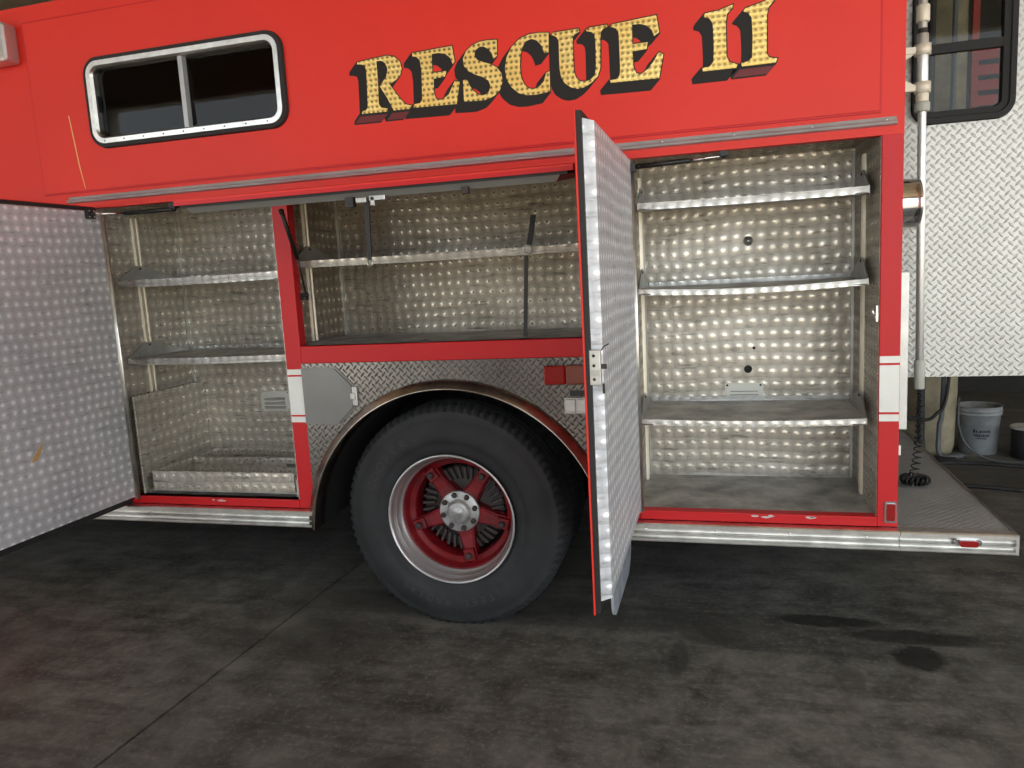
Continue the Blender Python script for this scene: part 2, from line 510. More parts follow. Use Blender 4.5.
# red frame round the compartments
box('lower_side_wall', XL, -2.985, 0.0, 0.05, 0.56, 2.055, 'red_frame', T)
posts = [(-2.990, -2.973), (-1.985, -1.903), (-0.455, -0.350), (0.574, XR)]
for a, b in posts:
    box('door_post', a, b, 0.0, 0.055, 0.562, 2.057, 'red_frame', T, 0.003)
box('cross_beam', -1.903, -0.455, -0.002, 0.055, 1.264, 1.345, 'red_frame', T, 0.004)
for a, b in ((-2.970, -1.985), (-0.350, 0.574)):
    s = box('door_sill', a, b, -0.004, 0.05, 0.562, 0.602, 'red_frame', T, 0.004)
    for k in range(5 if a > -1 else 2):
        cx = a + (b - a) * random.uniform(0.3, 0.95)
        w = random.uniform(0.008, 0.03)
        h = 0.594 + random.uniform(-0.006, 0.0)
        pts = [(cx + w * math.cos(q) * random.uniform(0.6, 1), h + 0.006 * math.sin(q) * random.uniform(0.5, 1)) for q in [j * PI / 4 for j in range(8)]]
        MB().prism(pts, -0.0052, -0.0035, 'y').done('paint_chip', 'scuff_paint', s)
# white reflective bands
for a, b in ((-1.985, -1.905), (0.574, 0.646)):
    for z0, z1 in ((1.212, 1.238), (1.021, 1.203), (0.985, 1.012)):
        box('reflective_band', a + 0.002, b, -0.0025, 0.001, z0, z1, 'white_tape', T)
# drip rail over the compartments
d = MB().prism([(0.0, 2.086), (-0.022, 2.090), (-0.026, 2.097), (-0.012, 2.106), (-0.006, 2.117), (0.0, 2.117)], -3.10, 0.620, 'x').done('drip_rail', 'trim_steel', T)
for x in (-2.92, -2.2, -1.45, -0.95, -0.22, 0.05, 0.33, 0.585):
    MB().lathe([(0.0, -0.004), (0.004, -0.003), (0.005, 0.0)], (x, -0.012, 2.106), 'y', 8).done('rivet', 'chrome', d)
# rub rails
prof = [(0.0, 0.478), (-0.040, 0.478), (-0.042, 0.482), (-0.042, 0.491), (-0.022, 0.494), (-0.022, 0.505), (-0.041, 0.508), (-0.041, 0.514), (-0.018, 0.518), (-0.018, 0.534), (-0.042, 0.539), (-0.042, 0.553), (-0.038, 0.558), (0.0, 0.560)]
for a, b in ((-4.6, -1.890), (-0.50, XR + 0.002)):
    r = MB().prism(prof, a, b, 'x').done('rub_rail', 'aluminium', T)
    for k in range(4):
        x = a + (b - a) * (k + 0.6) / 4
        MB().lathe([(0.0, -0.004), (0.004, -0.003), (0.006, 0.0)], (x, -0.018, 0.526), 'y', 8).done('bolt', 'chrome', r)
# tailboard
deck = MB().box(XR + 0.002, 1.046, -0.030, 2.42, 0.535, 0.553).done('tailboard', 'tread_deck', T)
r = MB().prism([(a, b) for a, b in prof], XR + 0.004, 1.052, 'x').done('tailboard_rail', 'aluminium', deck)
box('tailboard_edge', 1.046, 1.056, -0.040, 2.44, 0.478, 0.557, 'aluminium', deck)
MB().prism(rrect(0.838, 0.930, 0.512, 0.538, 0.012, 4), -0.050, -0.034, 'y').done('marker_lamp_base', 'chrome', deck)
MB().prism(rrect(0.851, 0.915, 0.512, 0.537, 0.010, 4), -0.064, -0.046, 'y').done('marker_lamp', 'lens_red', deck, 'small red side marker lamp')
# rear corner reflector
rf = MB().prism(rrect(0.600, 0.643, 0.580, 0.666, 0.004, 3), -0.006, 0.001, 'y').done('corner_reflector', 'chrome', T)
MB().prism(rrect(0.606, 0.638, 0.588, 0.658, 0.004, 3), -0.010, -0.004, 'y').done('reflector_lens', 'lens_red', rf)

# ---- side window
L_ = lambda g, r: rrect(-2.906 + g, -1.838 - g, 2.325 + g, 2.744 - g, r)
wf = ring('side_window', [(L_(0, 0.085), -0.011), (L_(0.004, 0.082), -0.030), (L_(0.022, 0.066), -0.030), (L_(0.026, 0.06), -0.011)], 'rubber', T, 'black rubber surround of side window')
ring('window_frame', [(L_(0.020, 0.066), -0.012), (L_(0.022, 0.064), -0.034), (L_(0.044, 0.045), -0.034), (L_(0.052, 0.035), -0.020), (L_(0.054, 0.033), 0.03), (L_(0.03, 0.05), 0.03)], 'aluminium', wf, 'silver aluminium inner frame')
box('window_mullion', -2.385, -2.362, -0.014, 0.02, 2.370, 2.700, 'trim_steel', wf)
box('glass_pane', -2.870, -2.373, 0.006, 0.010, 2.362, 2.706, 'glass_tinted', wf)
box('glass_pane', -2.375, -1.876, 0.016, 0.020, 2.362, 2.706, 'glass_tinted', wf)
box('window_latch', -2.868, -2.852, -0.010, 0.006, 2.495, 2.57, 'black_plastic', wf)
for k in range(9):
    MB().lathe([(0.0, -0.003), (0.003, -0.002), (0.004, 0.0)], (-2.82 + k * 0.11, -0.034, 2.358), 'y', 8).done('screw', 'drum_iron', wf)

MB().prism([(-3.034, 2.497), (-3.029, 2.498), (-3.016, 2.384), (-3.004, 2.265), (-2.986, 2.150), (-2.989, 2.150), (-3.010, 2.265), (-3.022, 2.384)], -0.0128, -0.0115, 'y').done('paint_scratch', 'primer_yellow', T, 'thin pale scratch in the red paint')

# ---- scene light at the front end of the side
sl = MB().box(-3.47, -3.278, -0.095, -0.001, 2.762, 2.948, 0.018).done('scene_light', 'rim_silver', T, 'square chrome floodlight housing')
MB().prism(rrect(-3.452, -3.296, 2.78, 2.930, 0.02, 4), -0.102, -0.09, 'y').done('lens', 'clear_lens', sl)

# ---- gold lettering
LETTERS = [
    ('R', [(-1.492, 2.557), (-1.452, 2.561), (-1.403, 2.565), (-1.354, 2.568), (-1.322, 2.560), (-1.297, 2.538), (-1.290, 2.507), (-1.299, 2.483), (-1.320, 2.465), (-1.350, 2.451), (-1.329, 2.419), (-1.303, 2.382), (-1.281, 2.361), (-1.257, 2.354), (-1.265, 2.342), (-1.340, 2.343), (-1.368, 2.402), (-1.396, 2.447), (-1.380, 2.465), (-1.362, 2.486), (-1.355, 2.513), (-1.362, 2.537), (-1.382, 2.551), (-1.403, 2.551), (-1.403, 2.478), (-1.404, 2.440), (-1.407, 2.376), (-1.396, 2.360), (-1.368, 2.355), (-1.369, 2.342), (-1.488, 2.344), (-1.485, 2.355), (-1.468, 2.357), (-1.459, 2.369), (-1.456, 2.433), (-1.453, 2.518), (-1.458, 2.540), (-1.477, 2.547), (-1.493, 2.549)]),
    ('E', [(-1.238, 2.563), (-1.147, 2.567), (-1.061, 2.570), (-1.053, 2.509), (-1.062, 2.498), (-1.074, 2.527), (-1.094, 2.543), (-1.121, 2.550), (-1.152, 2.549), (-1.154, 2.474), (-1.091, 2.475), (-1.100, 2.453), (-1.150, 2.450), (-1.153, 2.393), (-1.144, 2.367), (-1.120, 2.362), (-1.088, 2.380), (-1.068, 2.415), (-1.057, 2.432), (-1.037, 2.424), (-1.056, 2.339), (-1.249, 2.344), (-1.244, 2.358), (-1.219, 2.360), (-1.207, 2.371), (-1.202, 2.487), (-1.206, 2.531), (-1.222, 2.547), (-1.239, 2.551)]),
    ('S', [(-0.868, 2.569), (-0.907, 2.572), (-0.943, 2.571), (-0.975, 2.561), (-1.003, 2.540), (-1.017, 2.513), (-1.014, 2.484), (-0.995, 2.462), (-0.965, 2.444), (-0.934, 2.432), (-0.912, 2.415), (-0.905, 2.394), (-0.913, 2.372), (-0.934, 2.361), (-0.956, 2.364), (-0.978, 2.381), (-0.994, 2.404), (-1.002, 2.425), (-1.008, 2.432), (-1.022, 2.428), (-1.023, 2.345), (-0.980, 2.342), (-0.931, 2.341), (-0.894, 2.351), (-0.866, 2.373), (-0.853, 2.404), (-0.855, 2.437), (-0.874, 2.463), (-0.900, 2.479), (-0.930, 2.490), (-0.956, 2.502), (-0.966, 2.519), (-0.963, 2.539), (-0.944, 2.551), (-0.926, 2.551), (-0.905, 2.538), (-0.893, 2.521), (-0.885, 2.497), (-0.870, 2.508)]),
    ('C', [(-0.652, 2.568), (-0.692, 2.573), (-0.731, 2.573), (-0.771, 2.562), (-0.807, 2.534), (-0.831, 2.497), (-0.840, 2.454), (-0.836, 2.413), (-0.816, 2.378), (-0.787, 2.352), (-0.752, 2.340), (-0.713, 2.338), (-0.657, 2.344), (-0.655, 2.422), (-0.670, 2.417), (-0.680, 2.387), (-0.699, 2.369), (-0.721, 2.361), (-0.746, 2.366), (-0.763, 2.384), (-0.774, 2.414), (-0.777, 2.454), (-0.772, 2.498), (-0.762, 2.529), (-0.745, 2.549), (-0.723, 2.554), (-0.702, 2.545), (-0.686, 2.527), (-0.677, 2.506), (-0.673, 2.492), (-0.656, 2.495)]),
    ('U', [(-0.642, 2.559), (-0.633, 2.566), (-0.532, 2.568), (-0.528, 2.556), (-0.545, 2.550), (-0.556, 2.540), (-0.557, 2.467), (-0.557, 2.412), (-0.550, 2.387), (-0.538, 2.372), (-0.517, 2.365), (-0.492, 2.370), (-0.475, 2.384), (-0.468, 2.411), (-0.466, 2.512), (-0.469, 2.536), (-0.481, 2.549), (-0.501, 2.554), (-0.501, 2.560), (-0.490, 2.566), (-0.420, 2.568), (-0.417, 2.560), (-0.433, 2.555), (-0.444, 2.544), (-0.447, 2.510), (-0.451, 2.409), (-0.463, 2.379), (-0.488, 2.358), (-0.517, 2.344), (-0.546, 2.342), (-0.571, 2.350), (-0.596, 2.369), (-0.609, 2.394), (-0.614, 2.427), (-0.614, 2.474), (-0.613, 2.534), (-0.621, 2.548)]),
    ('E', [(-0.408, 2.559), (-0.402, 2.566), (-0.229, 2.577), (-0.219, 2.513), (-0.239, 2.503), (-0.247, 2.526), (-0.266, 2.544), (-0.290, 2.553), (-0.322, 2.555), (-0.323, 2.483), (-0.264, 2.483), (-0.269, 2.458), (-0.323, 2.456), (-0.321, 2.393), (-0.311, 2.373), (-0.291, 2.368), (-0.267, 2.383), (-0.242, 2.411), (-0.227, 2.436), (-0.221, 2.441), (-0.206, 2.431), (-0.224, 2.345), (-0.412, 2.349), (-0.414, 2.359), (-0.389, 2.360), (-0.376, 2.373), (-0.373, 2.400), (-0.374, 2.501), (-0.375, 2.535), (-0.386, 2.550)]),
    ('1', [(-0.051, 2.551), (-0.047, 2.559), (0.002, 2.562), (0.053, 2.576), (0.051, 2.564), (0.032, 2.546), (0.027, 2.513), (0.028, 2.395), (0.038, 2.373), (0.068, 2.361), (0.063, 2.349), (-0.059, 2.350), (-0.061, 2.362), (-0.035, 2.365), (-0.020, 2.380), (-0.017, 2.435), (-0.020, 2.519), (-0.032, 2.538), (-0.051, 2.545)]),
    ('1', [(0.091, 2.548), (0.099, 2.557), (0.158, 2.570), (0.199, 2.582), (0.199, 2.568), (0.180, 2.550), (0.174, 2.522), (0.173, 2.386), (0.181, 2.372), (0.210, 2.365), (0.204, 2.351), (0.084, 2.351), (0.082, 2.363), (0.110, 2.369), (0.121, 2.380), (0.123, 2.459), (0.120, 2.521), (0.107, 2.540), (0.093, 2.546)]),
]
def signed(p):
    return sum(p[i][0] * p[(i + 1) % len(p)][1] - p[(i + 1) % len(p)][0] * p[i][1] for i in range(len(p))) / 2
def smooth_poly(pts):
    """round gentle corners, keep sharp ones"""
    out = []
    n = len(pts)
    for i in range(n):
        a, b, c = Vector(pts[i - 1]), Vector(pts[i]), Vector(pts[(i + 1) % n])
        u, v = (b - a), (c - b)
        if u.length < 1e-6 or v.length < 1e-6:
            continue
        ang = u.angle(v)
        if ang > 0.9 or ang < 0.06:
            out.append(tuple(b))
        else:
            out += [tuple(b - u * 0.25), tuple(b + (v - u) * 0.02), tuple(b + v * 0.25)]
    return out
def offset_poly(pts, dist):
    n = len(pts)
    out = []
    for i in range(n):
        a, b, c = Vector(pts[i - 1]), Vector(pts[i]), Vector(pts[(i + 1) % n])
        n1 = Vector(((b - a).y, -(b - a).x)).normalized()
        n2 = Vector(((c - b).y, -(c - b).x)).normalized()
        m = n1 + n2
        k = dist / max(0.5, (m.length / 2) ** 2 * 2) if m.length > 1e-6 else 0
        out.append(tuple(b + m * k))
    return out
def flat(mb, pts, y):
    vs = [mb.bm.verts.new((x, y, z)) for x, z in pts]
    f = mb.bm.faces.new(vs)
    f.normal_update()
    if f.normal.y > 0:
        f.normal_flip()
    return f
SHX, SHZ = -0.037, -0.038
for li, (ch, pts) in enumerate(LETTERS):
    if signed(pts) < 0:
        pts = pts[::-1]
    pts = smooth_poly(pts)
    edge = offset_poly(pts, 0.0042)
    mb = MB()
    f = flat(mb, edge, -0.0128)
    far = [(x + SHX, z + SHZ) for x, z in edge]
    flat(mb, far, -0.0126)
    for i in range(len(edge)):
        j = (i + 1) % len(edge)
        try:
            flat(mb, [edge[i], edge[j], far[j], far[i]], -0.0124 - 0.000001 * (i % 40))
        except ValueError:
            pass
    bmesh.ops.triangulate(mb.bm, faces=mb.bm.faces[:])
    sh = mb.done('letter_shadow', 'gold_black', T, 'black block shadow of painted letter', recalc=False)
    # painted dark red faces of the block shadow
    mb = MB()
    cnt = 0
    for i in range(len(edge)):
        j = (i + 1) % len(edge)
        ex, ez = edge[j][0] - edge[i][0], edge[j][1] - edge[i][1]
        ln = math.hypot(ex, ez)
        if ln < 1e-5: continue
        nx, nz = ez / ln, -ex / ln
        low = min(edge[i][1], edge[j][1]) < 2.36
        want = (nz < -0.8 and ln > 0.05 and ((ch == 'R' and low) or (li == 7 and low))) or (nx < -0.85 and ln > 0.06 and li == 6)
        if want:
            a0, a1 = (0.15, 0.85) if nz < -0.8 else (0.45, 0.95)
            q = [(edge[i][0] + SHX * a0, edge[i][1] + SHZ * a0), (edge[j][0] + SHX * a0, edge[j][1] + SHZ * a0), (edge[j][0] + SHX * a1, edge[j][1] + SHZ * a1), (edge[i][0] + SHX * a1, edge[i][1] + SHZ * a1)]
            flat(mb, q, -0.0127); cnt += 1
    if cnt:
        mb.done('shadow_accent', 'shade_red', sh, recalc=False)
    else:
        mb.bm.free()
    mb = MB()
    flat(mb, pts, -0.0136)
    bmesh.ops.triangulate(mb.bm, faces=mb.bm.faces[:])
    mb.done('letter', 'gold_leaf', T, 'gold leaf letter %s' % ch, recalc=False)

# ---- fender plate with wheel arch
AX, AZ, AR = -1.190, 0.436, 0.706
FX0, FX1, FZ1 = -1.903, -0.455, 1.264
def arch_z(x, r=AR):
    d = r * r - (x - AX) ** 2
    return AZ + math.sqrt(d) if d > 0 else 0.0
mb = MB()
xs = [FX0] + [AX - AR * math.cos(PI * k / 48) for k in range(49)] + [FX1]
xs = sorted({round(x, 5) for x in xs if FX0 <= x <= FX1})
rowsA, rowsB = [], []
bot = [max(0.478, arch_z(x)) for x in xs]
mb.quadgrid([[(x, -0.006, b) for x, b in zip(xs, bot)], [(x, -0.006, FZ1) for x in xs], [(x, 0.04, FZ1) for x in xs], [(x, 0.04, b) for x, b in zip(xs, bot)]], closed_v=True, smooth=False)
fender = mb.done('fender_plate', 'tread_plate', T, 'diamond tread plate around the wheel arch')
# arch moulding
mb = MB()
rows = []
for k in range(65):
    a = PI * k / 64
    a = -0.05 + (PI + 0.10) * k / 64
    c, s = math.cos(a), math.sin(a)
    row = []
    for r, y in ((0.700, 0.05), (0.700, -0.046), (0.703, -0.050), (0.708, -0.048), (0.712, -0.044), (0.736, -0.034), (0.742, -0.022), (0.745, 0.0)):
        row.append((AX - r * c, y, max(0.470, AZ + r * s)))
    rows.append(row)
mb.quadgrid(rows)
mb.done('arch_moulding', 'arch_steel', T, 'worn polished steel wheel-arch moulding')
# wheel well
mb = MB()
rows = []
for y in (0.05, 0.60):
    rows.append([(AX - 0.715 * math.cos(PI * k / 32), y, max(0.470, AZ + 0.715 * math.sin(PI * k / 32))) for k in range(33)])
vs = mb.quadgrid(rows)
mb.box(AX - 0.715, AX + 0.715, 0.80, 0.82, 0.40, 1.15)
mb.done('wheel_well', 'underbody', T)
# filler door (clipped corners)
hexp = [(-1.900, 1.238), (-1.730, 1.238), (-1.650, 1.158), (-1.650, 1.058), (-1.728, 0.985), (-1.900, 0.985)]
MB().prism([(-1.904, 1.246), (-1.724, 1.246), (-1.642, 1.164), (-1.642, 1.052), (-1.724, 0.978), (-1.904, 0.978)], -0.010, 0.0, 'y').done('filler_door_frame', 'grey_panel', fender)
fd = MB().prism(hexp, -0.016, -0.006, 'y').done('filler_door', 'grey_panel', fender, 'flat grey filler door with clipped corners')
MB().box(-1.648, -1.622, -0.020, -0.004, 1.065, 1.155, 0.003).box(-1.655, -1.632, -0.026, -0.016, 1.095, 1.125, 0.003).done('filler_latch', 'alu_dull', fender)
# side tail lamp, black name plate, switch box
tl = MB().box(-0.736, -0.640, -0.045, -0.004, 1.152, 1.233, 0.008).done('side_lamp', 'lens_red', fender, 'red and amber side lamp')
MB().box(-0.640, -0.520, -0.042, -0.004, 1.152, 1.233, 0.006).done('amber_lens', 'lens_amber', fender)
box('name_plate', -0.632, -0.545, -0.010, -0.005, 1.098, 1.122, 'black_plastic', fender)
sb = MB().box(-0.657, -0.545, -0.018, -0.005, 1.022, 1.092, 0.003).done('outlet_box', 'alu_dull', fender)
box('outlet_cover', -0.652, -0.606, -0.024, -0.016, 1.030, 1.086, 'alu_dull', fender, 0.003)
box('outlet_cover', -0.600, -0.552, -0.024, -0.016, 1.030, 1.086, 'alu_dull', fender, 0.003)

# ---- wheel
WC = (-1.222, 0.030, 0.522)
def tyre(name, cy, parent, flip=False):
    mb = MB()
    R = 0.538
    prof = [(0.302, 0.008), (0.318, -0.004), (0.345, -0.012), (0.360, -0.013), (0.364, -0.016), (0.385, -0.022), (0.42, -0.022), (0.45, -0.016), (0.470, -0.006), (0.476, -0.003), (0.498, 0.002), (0.507, 0.004),
            (0.518, 0.016), (0.528, 0.024), (R - 0.0035, 0.040), (R, 0.066), (R, 0.072), (R - 0.012, 0.073), (R - 0.012, 0.081), (R, 0.082), (R, 0.115), (R - 0.012, 0.116), (R - 0.012, 0.124), (R, 0.125), (R, 0.158),
            (R - 0.012, 0.159), (R - 0.012, 0.167), (R, 0.168), (R, 0.174), (R - 0.0035, 0.20), (0.520, 0.222), (0.47, 0.246), (0.42, 0.262), (0.36, 0.252), (0.302, 0.232)]
    seg = 240
    rows = []
    for i, (r, t) in enumerate(prof):
        rw = []
        for k in range(seg):
            rr = r
            if r > 0.5 and (t < 0.068 or t > 0.172) and (k % 3) == 0:
                rr = r - (0.017 if r > 0.51 else 0.006)
            a = 2 * PI * (k + (0.4 if r > 0.52 and (i % 2) else 0)) / seg
            z = WC[2] + rr * math.sin(a)
            z = max(z, 0.001)
            rw.append((WC[0] + rr * math.cos(a), cy + t, z))
        rows.append(rw)
    mb.quadgrid(rows, closed_u=True)
    o = mb.done(name, 'tyre_rubber', parent)
    return o
ty = tyre('tyre', WC[1], T)
ty['label'] = 'black worn truck tyre'
tyre('inner_tyre', 0.345, T)
tyre('inner_tyre', 1.72, T)
tyre('inner_tyre', 2.05, T)
def text_mesh(txt, size):
    cu = bpy.data.curves.new('lettering', 'FONT')
    cu.body = txt
    cu.size = size
    cu.extrude = 0.0012
    cu.align_x = 'CENTER'
    o = bpy.data.objects.new('lettering', cu)
    COL.objects.link(o)
    bpy.context.view_layer.update()
    me = bpy.data.meshes.new_from_object(o.evaluated_get(bpy.context.evaluated_depsgraph_get()))
    bpy.data.objects.remove(o)
    return me
def arc_text(txt, r, ang0, step, size):
    """letters with their tops outward, reading clockwise from angle ang0 (degrees, from +x)"""
    mb = MB()
    a = ang0
    for ch in txt:
        if ch != ' ':
            me = text_mesh(ch, size)
            th = math.radians(a)
            ur = Vector((math.cos(th), 0, math.sin(th)))
            ut = Vector((math.sin(th), 0, -math.cos(th)))
            base = Vector((WC[0], WC[1] - 0.0215, WC[2])) + ur * r
            for v in me.vertices:
                v.co = base + ut * (v.co.x * 1.1) + ur * v.co.y + Vector((0, -1, 0)) * v.co.z
            mb.bm.from_mesh(me)
            bpy.data.meshes.remove(me)
        a -= step
    o = mb.done('tyre_lettering', 'tyre_letter', ty)
    o['kind'] = 'stuff'
    return o
arc_text('COOPER', 0.390, 158, 7.6, 0.055)
arc_text('STEEL RADIAL', 0.385, -57, 6.4, 0.048)
# rim, silver outside and red within
rim = MB().lathe([(0.290, 0.012), (0.298, 0.002), (0.306, -0.006), (0.309, -0.014), (0.306, -0.020), (0.299, -0.018), (0.295, -0.008), (0.291, 0.022), (0.281, 0.050), (0.274, 0.062), (0.270, 0.066), (0.270, 0.074), (0.282, 0.076)], WC, 'y', 96, closed=True).done('wheel_rim', 'rim_silver', T, 'silver outer wheel rim')
MB().lathe([(0.278, 0.072), (0.270, 0.072), (0.264, 0.085), (0.256, 0.11), (0.250, 0.122), (0.234, 0.126), (0.230, 0.140), (0.226, 0.20), (0.226, 0.30), (0.278, 0.30)], WC, 'y', 96, closed=True).done('rim_band', 'red_wheel', rim)
# brake drum with cooling fins
prof = [(0.0, 0.19), (0.19, 0.19)]
for k in range(6):
    prof += [(0.195, 0.195 + k * 0.018), (0.205, 0.199 + k * 0.018), (0.205, 0.206 + k * 0.018), (0.195, 0.21 + k * 0.018)]
prof += [(0.195, 0.31), (0.0, 0.31)]
MB().lathe(prof, WC, 'y', 64).done('brake_drum', 'drum_iron', rim)
mb = MB()
for k in range(36):
    a = 2 * PI * k / 36
    u = Vector((math.cos(a), 0, math.sin(a))); w = Vector((-math.sin(a), 0, math.cos(a)))
    c0 = Vector(WC) + Vector((0, 0.165, 0))
    cs = []
    for yy in (0, 0.03):
        for (r, t) in ((0.145, -0.006), (0.205, -0.006), (0.205, 0.006), (0.145, 0.006)):
            cs.append(c0 + Vector((0, yy, 0)) + u * r + w * (t + (r - 0.145) * 0.25))
    mb.hexa(cs)
mb.done('drum_fins', 'drum_iron', rim)
HUBY = 0.100
for k in range(5):
    a = math.radians((126, 54, -14, -80, 199)[k])
    u = Vector((math.cos(a), 0, math.sin(a))); w = Vector((-math.sin(a), 0, math.cos(a)))
    c0 = Vector(WC)
    mb = MB()
    # wedge-shaped cast spoke, deeper at the hub
    cs = []
    secs = ((0.055, 0.050, 0.125, 0.19), (0.130, 0.037, 0.126, 0.19), (0.185, 0.031, 0.122, 0.19), (0.236, 0.030, 0.128, 0.19))
    rows = []
    for r, hw, y0, y1 in secs:
        p = c0 + u * r
        rows.append([p - w * hw + Vector((0, y0 + 0.010, 0)), p - w * (hw - 0.010) + Vector((0, y0, 0)), p + w * (hw - 0.010) + Vector((0, y0, 0)), p + w * hw + Vector((0, y0 + 0.010, 0)), p + w * hw + Vector((0, y1, 0)), p - w * hw + Vector((0, y1, 0))])
    vs = mb.quadgrid(rows, closed_u=True, smooth=False)
    mb.bm.faces.new(vs[0]); mb.bm.faces.new(vs[-1])
    mb.done('spoke', 'red_wheel', rim)
    # rim clamp and nut at the spoke end
    p = c0 + u * 0.218
    mb = MB()
    rows = []
    for y, f in ((0.128, 1.0), (0.108, 1.0), (0.104, 0.85)):
        rows.append([p + u * (0.030 * f * sx) + w * (0.026 * f * sy) + Vector((0, y, 0)) for sx, sy in ((-1, -1), (1, -1), (1, 1), (-1, 1))])
    vs = mb.quadgrid(rows, closed_u=True, smooth=False)
    mb.bm.faces.new(vs[-1]); mb.bm.faces.new(vs[0])
    mb.done('rim_clamp', 'red_wheel', rim)
    MB().lathe([(0.0, 0.082), (0.011, 0.082), (0.016, 0.086), (0.016, 0.106), (0.0, 0.106)], p, 'y', 6).done('clamp_nut', 'drum_iron', rim)
hub = MB().lathe([(0.0, 0.086), (0.012, 0.087), (0.016, 0.091), (0.034, 0.090), (0.046, 0.093), (0.054, 0.102), (0.060, 0.110), (0.066, 0.112), (0.096, 0.112), (0.100, 0.116), (0.100, 0.130), (0.070, 0.15), (0.070, 0.19), (0.0, 0.19)], (WC[0], WC[1], WC[2]), 'y', 64).done('axle_hub', 'hub_silver', rim, 'round silver axle hub cover')
for k in range(8):
    a = 2 * PI * (k + 0.3) / 8
    p = (WC[0] + 0.082 * math.cos(a), WC[1] + 0.020, WC[2] + 0.082 * math.sin(a))
    MB().lathe([(0.0, 0.073), (0.005, 0.073), (0.007, 0.078), (0.0125, 0.079), (0.0135, 0.083), (0.0135, 0.094), (0.0, 0.094)], p, 'y', 6).done('stud_nut', 'drum_iron', rim)
# axle and chassis
MB().tube([(WC[0], 0.35, WC[2]), (WC[0], 1.0, WC[2]), (WC[0], 1.1, WC[2]), (WC[0], 1.4, WC[2]), (WC[0], 1.5, WC[2]), (WC[0], 2.1, WC[2])], [0.06, 0.07, 0.17, 0.17, 0.07, 0.06], 16).done('axle', 'underbody', T)
for y in (0.78, 1.62):
    box('chassis_rail', XL, 0.5, y, y + 0.08, 0.55, 0.80, 'underbody', T)
# mud flap behind the wheel
mb = MB()
pts = rrect(0.04, 0.72, 0.055, 0.66, 0.12, 6)
rowsA = [(-0.475 - 0.03 * max(0, (0.5 - z)), y, z) for y, z in pts]
va = [mb.bm.verts.new(p) for p in rowsA]
vb = [mb.bm.verts.new((p[0] - 0.012, p[1], p[2])) for p in rowsA]
mb.bm.faces.new(va); mb.bm.faces.new(vb[::-1])
for i in range(len(va)):
    j = (i + 1) % len(va)
    mb.bm.faces.new((va[i], vb[i], vb[j], va[j]))
mb.done('mud_flap', 'flap_rubber', T, 'grey dusty rubber mud flap')

# ---- equipment compartments
DB = 0.588
def compartment(x0, x1, z0, z1, xi0, xi1, mats, floor_mat):
    back, side = mats
    box('compartment_back', xi0, xi1, DB, DB + 0.008, z0, z1 + 0.03, back, T)
    box('compartment_side', xi0 - 0.008, xi0, 0.02, DB, z0, z1 + 0.03, side, T)
    box('compartment_side', xi1, xi1 + 0.008, 0.012, DB, z0, z1 + 0.03, side, T)
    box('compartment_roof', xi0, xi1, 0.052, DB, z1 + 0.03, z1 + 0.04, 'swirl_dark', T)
    box('compartment_floor', xi0, xi1, 0.004, DB, z0 - 0.008, z0, floor_mat, T)
compartment(-0.350, 0.574, 0.598, 2.06, -0.368, 0.572, ('swirl', 'swirl'), 'floor_sheet')
compartment(-2.905, -1.985, 0.602, 2.06, -2.972, -1.995, ('swirl', 'swirl'), 'floor_sheet')
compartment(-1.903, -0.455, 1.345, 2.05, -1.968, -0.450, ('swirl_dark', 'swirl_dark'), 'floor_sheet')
# fold seams near the back corners
for x, z0, z1 in ((-2.965, 0.62, 2.07), (-1.962, 1.35, 2.07), (0.565, 0.60, 2.07), (-0.362, 0.60, 2.07)):
    box('corner_angle', x - 0.006, x + 0.006, DB - 0.012, DB, z0, z1, 'alu_dull', T)

def channel(x, side, y, z0, z1, w=0.046):
    """slotted upright on a side wall; side = +1 when it faces +x"""
    mb = MB()
    a, b = (x, x + 0.010 * side)
    mb.prism([(a, y - w / 2), (x + 0.012 * side, y - w / 2 + 0.004), (x + 0.012 * side, y - w / 4), (x + 0.005 * side, y - w / 4 + 0.003), (x + 0.005 * side, y + w / 4 - 0.003), (x + 0.012 * side, y + w / 4), (x + 0.012 * side, y + w / 2 - 0.004), (a, y + w / 2)], z0, z1, 'z')
    return mb.done('shelf_upright', 'zinc_channel', T)
channel(0.572, -1, 0.33, 0.60, 2.03)
channel(-0.368, 1, 0.10, 0.60, 2.03)
channel(-0.368, 1, 0.50, 0.60, 2.03)
channel(-2.972, 1, 0.26, 1.10, 2.02)
channel(-1.968, 1, 0.25, 1.35, 2.03)

